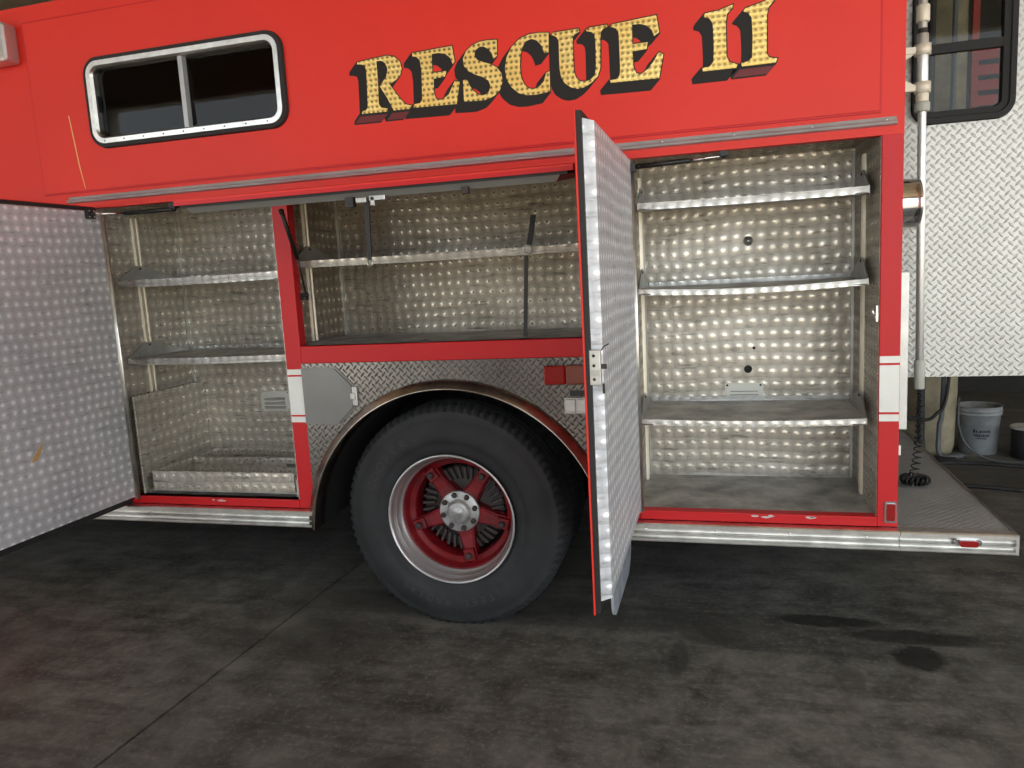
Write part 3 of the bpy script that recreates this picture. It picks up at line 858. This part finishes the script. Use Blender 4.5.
def shelf(x0, x1, yf, yb, z, lip, sag, gl=True, gr=True, mat='shelf_metal', top='floor_sheet', gh=0.075):
    n = 16
    mb = MB()
    rows = []
    for k in range(n + 1):
        f = k / n
        x = x0 + (x1 - x0) * f
        dz = -sag * math.sin(PI * f)
        rows.append([(x, yf + 0.004, z + dz), (x, yb, z + dz * 0.3), (x, yb, z - 0.006 + dz * 0.3), (x, yf + 0.004, z - 0.006 + dz)])
    vs = mb.quadgrid(rows, closed_u=True, smooth=False)
    mb.bm.faces.new(vs[0]); mb.bm.faces.new(vs[-1])
    s = mb.done('shelf', top, T)
    mb = MB()
    rows = []
    for k in range(n + 1):
        f = k / n
        x = x0 + (x1 - x0) * f
        dz = -sag * math.sin(PI * f)
        rows.append([(x, yf, z + 0.002 + dz), (x, yf + 0.005, z + 0.002 + dz), (x, yf + 0.005, z - lip + 0.004 + dz), (x, yf + 0.030, z - lip + 0.004 + dz), (x, yf + 0.030, z - lip + dz), (x, yf, z - lip + dz)])
    vs = mb.quadgrid(rows, closed_u=True, smooth=False)
    mb.bm.faces.new(vs[0]); mb.bm.faces.new(vs[-1])
    mb.done('shelf_lip', mat, s)
    box('shelf_back_flange', x0, x1, yb - 0.004, yb, z - 0.002, z + 0.018, mat, s)
    ym = yf + (yb - yf) * 0.34
    for on, x, sg in ((gl, x0, 1), (gr, x1, -1)):
        if not on: continue
        mb = MB()
        mb.prism([(yf, z - lip), (yf, z + 0.004), (ym - 0.030, z + gh), (ym + 0.030, z + gh), (yb - 0.03, z + 0.004), (yb - 0.03, z - 0.010)], x - 0.003 * sg, x + 0.001 * sg, 'x')
        mb.prism([(yf, z - lip), (ym, z - lip), (ym, z - lip + 0.004), (yf, z - lip + 0.004)], x, x + 0.05 * sg, 'x')
        mb.done('shelf_bracket', 'alu_dull', s)
        MB().lathe([(0.0, 0.006), (0.005, 0.005), (0.007, 0.0)] if sg > 0 else [(0.0, -0.006), (0.005, -0.005), (0.007, 0.0)], (x, ym, z + gh - 0.014), 'x', 8).done('bolt', 'drum_iron', s)
    return s
# right-hand compartment
shelf(-0.333, 0.548, 0.100, 0.560, 1.884, 0.026, 0.004)
shelf(-0.338, 0.548, 0.100, 0.560, 1.530, 0.022, 0.014, gh=0.085)
shelf(-0.344, 0.548, 0.100, 0.570, 0.974, 0.024, 0.010, gh=0.085)
# front compartment
shelf(-2.958, -2.010, 0.090, 0.565, 1.698, 0.034, 0.003)
shelf(-2.958, -2.010, 0.090, 0.575, 1.298, 0.030, 0.003)
# middle compartment
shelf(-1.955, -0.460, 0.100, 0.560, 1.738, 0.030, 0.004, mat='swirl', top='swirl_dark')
# details in the right compartment
pl = MB().box(0.006, 0.180, DB - 0.004, DB, 0.952, 1.053, 0.001).done('instruction_plate', 'plate_white', T, 'pale riveted instruction plate')
for z, a, b in ((1.012, 0.03, 0.155), (0.995, 0.028, 0.158), (0.979, 0.05, 0.15)):
    box('printed_line', a, b, DB - 0.0052, DB - 0.0035, z, z + 0.003, 'engraving', pl)
for x in (0.016, 0.168):
    MB().lathe([(0.0, -0.006), (0.005, -0.005), (0.006, 0.0)], (x, DB - 0.003, 1.043), 'y', 8).done('rivet', 'drum_iron', pl)
MB().lathe([(0.0, -0.012), (0.008, -0.012), (0.010, -0.004), (0.020, -0.003), (0.022, 0.0)], (0.118, DB, 1.717), 'y', 16).done('bolt_washer', 'alu_dull', T)
MB().lathe([(0.0, -0.010), (0.014, -0.009), (0.019, 0.0)], (0.112, DB, 1.119), 'y', 16).done('rubber_plug', 'rubber', T)
MB().lathe([(0.0, -0.004), (0.006, -0.003), (0.008, 0.0)], (0.140, DB, 1.219), 'y', 10).done('bolt', 'drum_iron', T)
MB().tube([(0.572, 0.035, 1.40), (0.556, 0.035, 1.40), (0.556, 0.035, 1.42)], 0.005, 8).box(0.566, 0.573, 0.020, 0.05, 1.37, 1.43).done('door_striker', 'chrome', T)
# gas struts (black cylinder, bright rod)
def strut(a, m, b, ra=0.010, rb=0.005, rod='chrome'):
    s = tube('gas_strut', [a, m], ra, 'black_plastic', T, 10)
    tube('strut_rod', [m, b], rb, rod, s, 8)
    for p in (a, b):
        MB().lathe([(0.0, -0.012), (0.010, -0.008), (0.012, 0.0), (0.010, 0.008), (0.0, 0.012)], p, 'y', 10).done('strut_socket', 'black_plastic', s)
    return s
strut((-0.318, 0.020, 2.024), (-0.115, 0.022, 2.030), (0.014, 0.024, 2.036))
strut((-2.530, 0.030, 2.022), (-2.800, 0.010, 2.020), (-2.895, -0.090, 2.018))
box('strut_bracket', 0.000, 0.030, 0.012, 0.040, 2.036, 2.056, 'black_plastic', T)
box('strut_bracket', -2.545, -2.515, 0.014, 0.046, 2.026, 2.056, 'black_plastic', T)
# front compartment: side board, louvre vent, slide-out tray
box('side_board', -2.912, -2.900, 0.030, DB - 0.002, 0.604, 1.112, 'swirl', T, 0.002)
vt = box('vent', -2.535, -2.350, DB - 0.008, DB, 0.930, 1.047, 'plate_white', T, 0.003, 'pale louvred vent plate')
for k in range(3):
    MB().prism([(DB - 0.008, 0.962 + k * 0.024), (DB - 0.022, 0.958 + k * 0.024), (DB - 0.020, 0.956 + k * 0.024), (DB - 0.008, 0.944 + k * 0.024)], -2.505, -2.378, 'x').done('louvre', 'lid_pale', vt)
for x in (-2.527, -2.358):
    for z in (0.940, 1.038):
        MB().lathe([(0.0, -0.003), (0.003, -0.002), (0.004, 0.0)], (x, DB - 0.008, z), 'y', 8).done('screw', 'drum_iron', vt)
tr = box('slide_out_tray', -2.876, -2.024, 0.052, 0.575, 0.614, 0.620, 'floor_sheet', T, 0.0, 'bare metal slide-out tray with dividers')
def tray_wall(x0, x1, y0, y1, z1, name):
    return box(name, x0, x1, y0, y1, 0.618, z1, 'swirl', tr, 0.001)
tray_wall(-2.862, -2.036, 0.050, 0.056, 0.719, 'tray_front')
tray_wall(-2.852, -2.036, 0.366, 0.371, 0.716, 'tray_divider')
tray_wall(-2.862, -2.036, 0.570, 0.576, 0.716, 'tray_back')
tray_wall(-2.866, -2.860, 0.058, 0.576, 0.719, 'tray_side')
tray_wall(-2.042, -2.036, 0.058, 0.576, 0.719, 'tray_side')
for x in (-2.885, -2.016):
    MB().box(x - 0.008, x + 0.008, 0.045, 0.58, 0.603, 0.622).box(x - 0.004, x + 0.004, 0.040, 0.052, 0.610, 0.690).done('tray_slide', 'alu_dull', tr)
box('tray_label', -2.27, -2.20, 0.3635, 0.3665, 0.664, 0.684, 'engraving', tr)

# ---- doors
def swing_door(xs, inner, y0, z0, z1, lab):
    """side door standing open at right angles; xs = outer skin x, inner = inner pan face x (> xs)"""
    d = MB().box(xs, xs + 0.006, y0, -0.004, z0, z1, 0.002).done('compartment_door', 'red_paint', T, lab)
    loop = [(y0 + 0.006, -0.012, z0 + 0.006, z1 - 0.006), (y0 + 0.022, -0.026, z0 + 0.024, z1 - 0.024)]
    mb = MB()
    a, b = loop
    for (p0, p1, q0, q1) in ((a[0], b[0], a[2], a[3]), (b[1], a[1], a[2], a[3]), (b[0], b[1], a[2], b[2] + 0.012), (b[0], b[1], b[3], a[3])):
        mb.box(xs + 0.006, xs + 0.022, p0, p1, q0, q1)
    mb.done('door_seal', 'seal', d)
    # formed inner pan with sloping sides
    mb = MB()
    x0, x1 = xs + 0.006, inner
    o = (y0 + 0.018, -0.022, z0 + 0.034, z1 - 0.020)
    i = (y0 + 0.034, -0.030, z0 + 0.046, z1 - 0.034)
    A = [(x0, o[0], o[2]), (x0, o[1], o[2]), (x0, o[1], o[3]), (x0, o[0], o[3])]
    B = [(x1, i[0], i[2]), (x1, i[1], i[2]), (x1, i[1], i[3]), (x1, i[0], i[3])]
    mb.hexa(A + B)
    mb.done('inner_panel', 'swirl_door', d)
    # hinge
    mb = MB()
    mb.tube([(inner + 0.004, -0.010, z0 + 0.03), (inner + 0.004, -0.010, z1 - 0.03)], 0.008, 8)
    mb.box(inner - 0.004, inner, -0.030, -0.006, z0 + 0.03, z1 - 0.03)
    mb.done('door_hinge', 'aluminium', d)
    return d
dr = swing_door(-0.398, -0.344, -0.958, 0.568, 2.078, 'red compartment door opened square, swirled metal inside')
# slam latch on the free edge
lt = MB().box(-0.380, -0.347, -0.956, -0.938, 1.288, 1.392, 0.002).done('slam_latch', 'alu_dull', dr, 'bare metal slam latch')
MB().box(-0.349, -0.330, -0.950, -0.944, 1.335, 1.350, 0.001).box(-0.345, -0.338, -0.95, -0.944, 1.262, 1.292, 0.001).tube([(-0.345, -0.947, 1.39), (-0.336, -0.947, 1.402), (-0.322, -0.947, 1.409)], 0.0022, 6).done('latch_lever', 'drum_iron', dr)
for z in (1.375, 1.346, 1.305):
    MB().lathe([(0.0, -0.004), (0.004, -0.003), (0.005, 0.0)], (-0.367, -0.956, z), 'y', 8).done('latch_screw', 'black_plastic', dr)
MB().box(-0.374, -0.352, -0.960, -0.954, 1.318, 1.332, 0.002).done('latch_jaw', 'lid_pale', dr)
box('hinge_bracket', -0.352, -0.325, -0.034, 0.004, 2.000, 2.034, 'black_plastic', dr)
dl = swing_door(-2.972, -2.912, -1.02, 0.558, 2.064, 'red compartment door opened beside the slide-out tray')
MB().prism([(-0.524, 1.000), (-0.540, 0.960), (-0.560, 0.930), (-0.592, 0.925), (-0.580, 0.948), (-0.552, 0.975)], -2.9122, -2.9108, 'x').done('paint_smear', 'smear_orange', dl)
br = MB().box(-2.912, -2.890, -0.120, -0.075, 1.995, 2.040, 0.002).done('strut_plate', 'black_plastic', dl)
for z in (2.004, 2.031):
    for y in (-0.112, -0.083):
        MB().lathe([(0.0, 0.003), (0.003, 0.002), (0.004, 0.0)], (-2.890, y, z), 'x', 8).done('screw', 'chrome', dl)
# lift-up door of the middle compartment, held just below level
def lift_pt(t, n, x):
    """t metres out from the hinge, n metres below the outer skin"""
    ang = math.atan2(0.098, 0.70)
    return (x, -t * math.cos(ang) - n * math.sin(ang) * -1.0 * 0 , 2.060 - t * math.sin(ang) - n)
mb = MB()
a, b = -1.945, -0.450
mb.hexa([lift_pt(0.0, 0.006, a), lift_pt(0.0, 0.006, b), lift_pt(0.715, 0.006, b), lift_pt(0.715, 0.006, a), lift_pt(0.0, 0, a), lift_pt(0.0, 0, b), lift_pt(0.715, 0, b), lift_pt(0.715, 0, a)])
ld = mb.done('lift_up_door', 'red_paint', T, 'red lift-up door raised over middle compartment, seen edge-on')
mb = MB()
mb.hexa([lift_pt(0.68, 0.020, a), lift_pt(0.68, 0.020, b), lift_pt(0.715, 0.020, b), lift_pt(0.715, 0.020, a), lift_pt(0.68, 0.006, a), lift_pt(0.68, 0.006, b), lift_pt(0.715, 0.006, b), lift_pt(0.715, 0.006, a)])
mb.done('door_return_edge', 'red_frame', ld)
mb = MB()
mb.hexa([lift_pt(0.03, 0.030, a + 0.02), lift_pt(0.03, 0.030, b - 0.02), lift_pt(0.705, 0.030, b - 0.02), lift_pt(0.705, 0.030, a + 0.02), lift_pt(0.03, 0.006, a + 0.02), lift_pt(0.03, 0.006, b - 0.02), lift_pt(0.705, 0.006, b - 0.02), lift_pt(0.705, 0.006, a + 0.02)])
mb.done('door_seal', 'seal', ld)
mb = MB()
mb.hexa([lift_pt(0.05, 0.052, a + 0.05), lift_pt(0.05, 0.052, b - 0.06), lift_pt(0.685, 0.052, b - 0.06), lift_pt(0.685, 0.052, a + 0.05), lift_pt(0.04, 0.02, a + 0.03), lift_pt(0.04, 0.02, b - 0.04), lift_pt(0.70, 0.02, b - 0.04), lift_pt(0.70, 0.02, a + 0.03)])
mb.done('inner_panel', 'pan_edge', ld)
zl = lift_pt(0.69, 0.05, 0)[2]
MB().box(-1.215, -1.175, -0.700, -0.660, zl - 0.018, zl, 0.002).box(-1.165, -1.105, -0.700, -0.660, zl - 0.014, zl + 0.004, 0.002).box(-1.160, -1.145, -0.70, -0.68, zl - 0.030, zl, 0.001).done('slam_latch', 'alu_dull', ld)
box('latch_bracket', -1.255, -1.225, -0.700, -0.675, zl - 0.030, zl + 0.004, 'black_plastic', ld)
box('latch_bracket', -0.828, -0.806, -0.700, -0.680, zl - 0.016, zl + 0.006, 'drum_iron', ld)
def strap(name, pts, w, th, mat, parent):
    mb = MB()
    for i in range(len(pts) - 1):
        p, q = Vector(pts[i]), Vector(pts[i + 1])
        mb.hexa([p + Vector((-w, -th, 0)), p + Vector((w, -th, 0)), p + Vector((w, th, 0)), p + Vector((-w, th, 0)), q + Vector((-w, -th, 0)), q + Vector((w, -th, 0)), q + Vector((w, th, 0)), q + Vector((-w, th, 0))])
    return mb.done(name, mat, parent)
s1 = strap('pull_strap', [(-1.182, -0.682, zl - 0.005), (-1.185, -0.682, 1.80), (-1.188, -0.682, 1.702)], 0.008, 0.002, 'black_plastic', T)
MB().lathe([(0.006, 0.0), (0.010, -0.004), (0.013, 0.0), (0.010, 0.004)], (-1.188, -0.682, 1.690), 'y', 14, closed=True).done('strap_ring', 'alu_dull', s1)
s2 = strap('hold_strap', [(-0.776, 0.088, 1.872), (-0.788, 0.086, 1.80), (-0.800, 0.082, 1.745)], 0.012, 0.0015, 'black_plastic', T)
strap('hold_strap', [(-0.816, 0.090, 1.700), (-0.826, 0.088, 1.54), (-0.838, 0.086, 1.349)], 0.009, 0.0015, 'black_plastic', T)
MB().lathe([(0.014, 0.0), (0.018, -0.004), (0.022, 0.0), (0.018, 0.004)], (-0.808, 0.084, 1.728), 'y', 16, closed=True).done('strap_ring', 'alu_dull', s2)
MB().lathe([(0.0, 0.014), (0.004, 0.013), (0.012, 0.006), (0.028, 0.003), (0.032, 0.0)], (-1.30, 0.06, 1.345), 'z', 12).done('floor_fitting', 'alu_dull', T)
strut((-1.818, -0.190, 1.945), (-1.842, -0.055, 1.748), (-1.872, 0.045, 1.580), 0.0095, 0.0042, 'black_plastic')
box('strut_bracket', -1.903, -1.872, 0.040, 0.065, 1.558, 1.592, 'black_plastic', T)

# ---- rear of the truck: open entry door, light pole, horn, corner strip
RD = 0.75
rx0, rx1, rz0, rz1 = 0.825, 1.236, 2.180, 2.94
door = MB()
door.box(0.70, rx0 + 0.03, RD, RD + 0.045, 1.044, 2.99).box(rx1 - 0.03, 1.62, RD, RD + 0.045, 1.044, 2.99).box(rx0 + 0.03, rx1 - 0.03, RD, RD + 0.045, 1.044, rz0 + 0.03).box(rx0 + 0.03, rx1 - 0.03, RD, RD + 0.045, rz1 - 0.03, 2.99)
rear = door.done('rear_door', 'tread_bright', T, 'bright diamond tread plate rear door standing open')
Q = lambda g, r: rrect(rx0 + g, rx1 - g, rz0 + g, rz1 - g, r)
ring('window_surround', [(Q(0, 0.075), RD), (Q(0.004, 0.072), RD - 0.022), (Q(0.026, 0.055), RD - 0.022), (Q(0.030, 0.05), RD - 0.014), (Q(0.054, 0.03), RD - 0.012), (Q(0.060, 0.028), RD + 0.02), (Q(0.03, 0.05), RD + 0.02)], 'rubber', rear, 'black rubber window surround')
box('window_bar', rx0 + 0.05, rx1 - 0.05, RD - 0.010, RD + 0.015, 2.480, 2.520, 'rubber', rear)
box('glass_pane', rx0 + 0.04, rx1 - 0.04, RD + 0.008, RD + 0.012, rz0 + 0.04, 2.49, 'glass_rear', rear)
box('glass_pane', rx0 + 0.04, rx1 - 0.04, RD + 0.002, RD + 0.006, 2.50, rz1 - 0.04, 'glass_rear', rear)
box('hinge_post', XR, 0.705, RD + 0.01, RD + 0.05, 1.05, 2.98, 'aluminium', rear)
# corner strip and small catch
box('corner_strip', XR, 0.692, 0.080, 0.110, 0.934, 1.552, 'alu_dull', T, 0.003)
box('catch', XR, 0.668, 0.06, 0.08, 0.835, 0.875, 'white_tape', T, 0.002)
# chrome lamp body on the rear face
MB().lathe([(0.0, 0.0), (0.100, 0.0), (0.112, 0.008), (0.112, 0.020), (0.106, 0.026), (0.106, 0.170), (0.110, 0.176), (0.104, 0.182), (0.0, 0.186)], (XR, 0.60, 1.836), 'x', 40).done('rear_lamp', 'chrome', T, 'chrome round lamp body on rear face')
# telescoping light pole
def px(z):
    return 0.857 - 0.010 * (z - 1.0)
PY = 0.63
def seg(name, z0, z1, r, mat, parent, n=16):
    return MB().tube([(px(z0), PY, z0), (px(z0 + 0.004), PY, z0 + 0.004), (px(z1 - 0.004), PY, z1 - 0.004), (px(z1), PY, z1)], [r * 0.88, r, r, r * 0.88], n).done(name, mat, parent)
pole = seg('light_pole', 1.12, 2.96, 0.0175, 'pole_metal', T)
pole['label'] = 'bright telescoping light pole behind rear corner'
seg('pole_grip', 1.008, 1.140, 0.0225, 'lid_pale', pole)
seg('pole_collar', 2.222, 2.262, 0.031, 'lid_pale', pole)
seg('pole_collar', 2.262, 2.300, 0.026, 'cream_bracket', pole)
seg('outer_tube', 2.295, 2.545, 0.0235, 'pole_metal', pole)
seg('pole_collar', 2.545, 2.565, 0.020, 'drum_iron', pole)
seg('pole_collar', 2.590, 2.660, 0.027, 'cream_bracket', pole)
for z in (2.300, 2.455):
    mb = MB()
    mb.lathe([(0.024, 0.0), (0.033, 0.0), (0.033, 0.045), (0.024, 0.045)], (px(z), PY, z), 'z', 20, closed=True)
    mb.box(XR, px(z) - 0.028, PY - 0.014, PY + 0.014, z + 0.010, z + 0.036)
    mb.done('pole_bracket', 'cream_bracket', pole)
for z0, z1 in ((2.336, 2.385), (2.465, 2.415)):
    MB().prism([(XR, z0), (px(2.4) - 0.03, z0), (XR + 0.08, z1), (XR, z1)], PY - 0.006, PY + 0.006, 'y').done('bracket_web', 'cream_bracket', pole)
# coiled cord from the pole down to the tailboard
pts = []
turns, n = 15, 15 * 10
for k in range(n + 1):
    f = k / n
    a = 2 * PI * turns * f
    z = 1.010 - f * 0.405
    r = 0.006 + 0.012 * min(1, f * 3)
    pts.append((px(1.0) + 0.012 * math.sin(f * 2.6) - 0.022 * f * f + r * math.cos(a), PY + r * math.sin(a), z))
mb = MB()
mb.tube(pts, 0.0032, 6)
pts = []
for k in range(361):
    f = k / 360
    th = 2 * PI * 1.9 * f
    a = 2 * PI * 34 * f
    R = 0.044 + 0.008 * f
    r = 0.014
    pts.append((0.850 + (R + r * math.cos(a)) * math.cos(th), PY + 0.005 + (R + r * math.cos(a)) * math.sin(th), 0.573 + r * math.sin(a) + 0.016 * f))
mb.tube(pts, 0.0042, 6)
mb.done('coiled_cord', 'black_plastic', T, 'black coiled cord heaped on tailboard')

# ------------------------------------------------------------------ things standing behind the truck
bk = thing('bucket', 'dirty white plastic bucket on the garage floor beside beige column', 'bucket', (1.970, 3.62, 0))
mb = MB()
mb.lathe([(0.0, 0.004), (0.126, 0.0), (0.132, 0.006), (0.150, 0.315), (0.160, 0.318), (0.160, 0.328), (0.153, 0.331), (0.154, 0.344), (0.163, 0.347), (0.163, 0.357), (0.156, 0.360), (0.158, 0.376), (0.163, 0.380), (0.163, 0.386), (0.154, 0.386), (0.128, 0.012), (0.0, 0.010)], (1.970, 3.62, 0), 'z', 40)
mb.done('pail', 'bucket_white', bk)
pts = []
for k in range(25):
    a = PI * k / 24
    pts.append((1.945 - 0.166 * math.cos(a), 3.62 - 0.03 - 0.02 * math.sin(a), 0.36 - 0.16 * math.sin(a)))
mb = MB()
def bucket_surf(u, z):
    r = 0.1335 + (z / 0.315) * 0.018
    a = -PI / 2 - 0.16 + u / 0.145
    return Vector((1.970 + r * math.cos(a), 3.62 + r * math.sin(a), z))
def bmark(mb, u0, u1, z0, z1):
    p = [bucket_surf(u0, z0), bucket_surf(u1, z0), bucket_surf(u1, z1), bucket_surf(u0, z1)]
    mb.bm.faces.new([mb.bm.verts.new(q) for q in p])
random.seed(3)
u = -0.055
for w, h in ((0.015, 0.026), (0.010, 0.018), (0.008, 0.006), (0.012, 0.018), (0.006, 0.018), (0.009, 0.018), (0.009, 0.018), (0.007, 0.018), (0.013, 0.018)):
    bmark(mb, u, u + w, 0.185, 0.185 + h); u += w + 0.004
for z, a, b in ((0.163, -0.055, 0.062), (0.153, -0.04, 0.055), (0.134, -0.03, 0.04)):
    x = a
    while x < b:
        w = random.uniform(0.004, 0.011)
        bmark(mb, x, x + w, z, z + 0.009); x += w + 0.003
mb.done('printed_label', 'print_dark', bk)
# dark can
cn = thing('paint_can', 'dark round can with pale lid on the garage floor near the bucket', 'can', (2.26, 3.45, 0))
MB().lathe([(0.0, 0.0), (0.105, 0.0), (0.110, 0.006), (0.110, 0.225), (0.105, 0.23), (0.0, 0.23)], (2.26, 3.45, 0), 'z', 32).done('can_body', 'can_dark', cn)
MB().lathe([(0.0, 0.230), (0.116, 0.230), (0.119, 0.234), (0.119, 0.246), (0.112, 0.250), (0.100, 0.244), (0.0, 0.244)], (2.26, 3.45, 0), 'z', 32).done('lid', 'lid_pale', cn)
# column with hoses hanging in front
cl = thing('column', 'beige round column standing on the garage floor behind tailboard', 'column', (1.60, 3.66, 0))
MB().lathe([(0.0, 0.0), (0.185, 0.0), (0.20, 0.06), (0.215, 0.5), (0.215, 0.95), (0.222, 0.96), (0.222, 1.0), (0.215, 1.01), (0.215, 5.2), (0.0, 5.2)], (1.60, 3.66, 0), 'z', 40).done('shaft', 'column_beige', cl)
def hose(name, pts, r, mat, label, group=None):
    # smooth the control points
    P = [Vector(p) for p in pts]
    out = []
    for i in range(len(P) - 1):
        p0, p1, p2, p3 = P[max(0, i - 1)], P[i], P[i + 1], P[min(len(P) - 1, i + 2)]
        for k in range(8):
            t = k / 8
            out.append(0.5 * ((2 * p1) + (p2 - p0) * t + (2 * p0 - 5 * p1 + 4 * p2 - p3) * t * t + (3 * p1 - p0 - 3 * p2 + p3) * t ** 3))
    out.append(P[-1])
    o = MB().tube(out, r, 10).done(name, mat)
    return tag(o, label, 'hose', group)
hose('hanging_hose', [(1.52, 3.38, 5.19), (1.50, 3.38, 1.2), (1.49, 3.37, 0.5), (1.50, 3.33, 0.06), (1.60, 3.25, 0.028), (1.7, 3.2, 0.028)], 0.027, 'hose_black', 'thick black hose hanging down the beige column')
hose('hanging_hose', [(1.665, 3.37, 5.19), (1.65, 3.37, 0.9), (1.62, 3.36, 0.25), (1.62, 3.33, 0.05), (1.72, 3.36, 0.019), (1.80, 3.40, 0.019)], 0.018, 'hose_grey', 'thinner grey hose hanging down the beige column')
hose('hose_loop', [(1.70, 3.34, 1.9), (1.67, 3.33, 0.62), (1.58, 3.32, 0.36), (1.46, 3.32, 0.34), (1.36, 3.32, 0.50), (1.33, 3.33, 1.9)], 0.013, 'hose_black', 'black cable drooping in a loop before the beige column')
hose('floor_hose', [(1.30, 3.10, 0.014), (1.75, 3.20, 0.014), (2.20, 3.09, 0.014), (3.2, 3.0, 0.014), (4.4, 3.1, 0.014)], 0.014, 'hose_black', 'black hose on the floor passing close by the bucket')
hose('floor_hose', [(1.15, 2.68, 0.014), (1.65, 2.55, 0.014), (2.1, 2.43, 0.014), (3.0, 2.30, 0.014), (4.4, 2.35, 0.014)], 0.014, 'hose_black', 'black hose on the floor nearer the tailboard')
hose('wall_cable', [(1.80, 3.53, 0.46), (1.775, 3.44, 0.40), (1.77, 3.40, 0.25), (1.83, 3.38, 0.10), (1.98, 3.30, 0.012), (2.3, 3.22, 0.012), (3.0, 3.2, 0.012)], 0.008, 'hose_grey', 'thin grey cable curving from the bucket rim to floor')
# red slatted rack added as a stand-in for the red shape in the rear door glass
rk = thing('rack_standin', 'red slatted rack standing in for the red shape in the rear door window', 'rack', (2.3, 4.4, 2.6))
for x in (2.02, 2.62):
    for y in (4.2, 4.8):
        box('rack_post', x - 0.025, x + 0.025, y - 0.025, y + 0.025, 2.60, 5.2, 'red_slat', rk)
for k in range(5):
    box('slat', 1.99, 2.65, 4.165, 4.175, 2.66 + k * 0.12, 2.74 + k * 0.12, 'red_slat', rk)
box('rack_shelf', 1.99, 2.65, 4.18, 4.83, 2.60, 2.63, 'red_slat', rk)
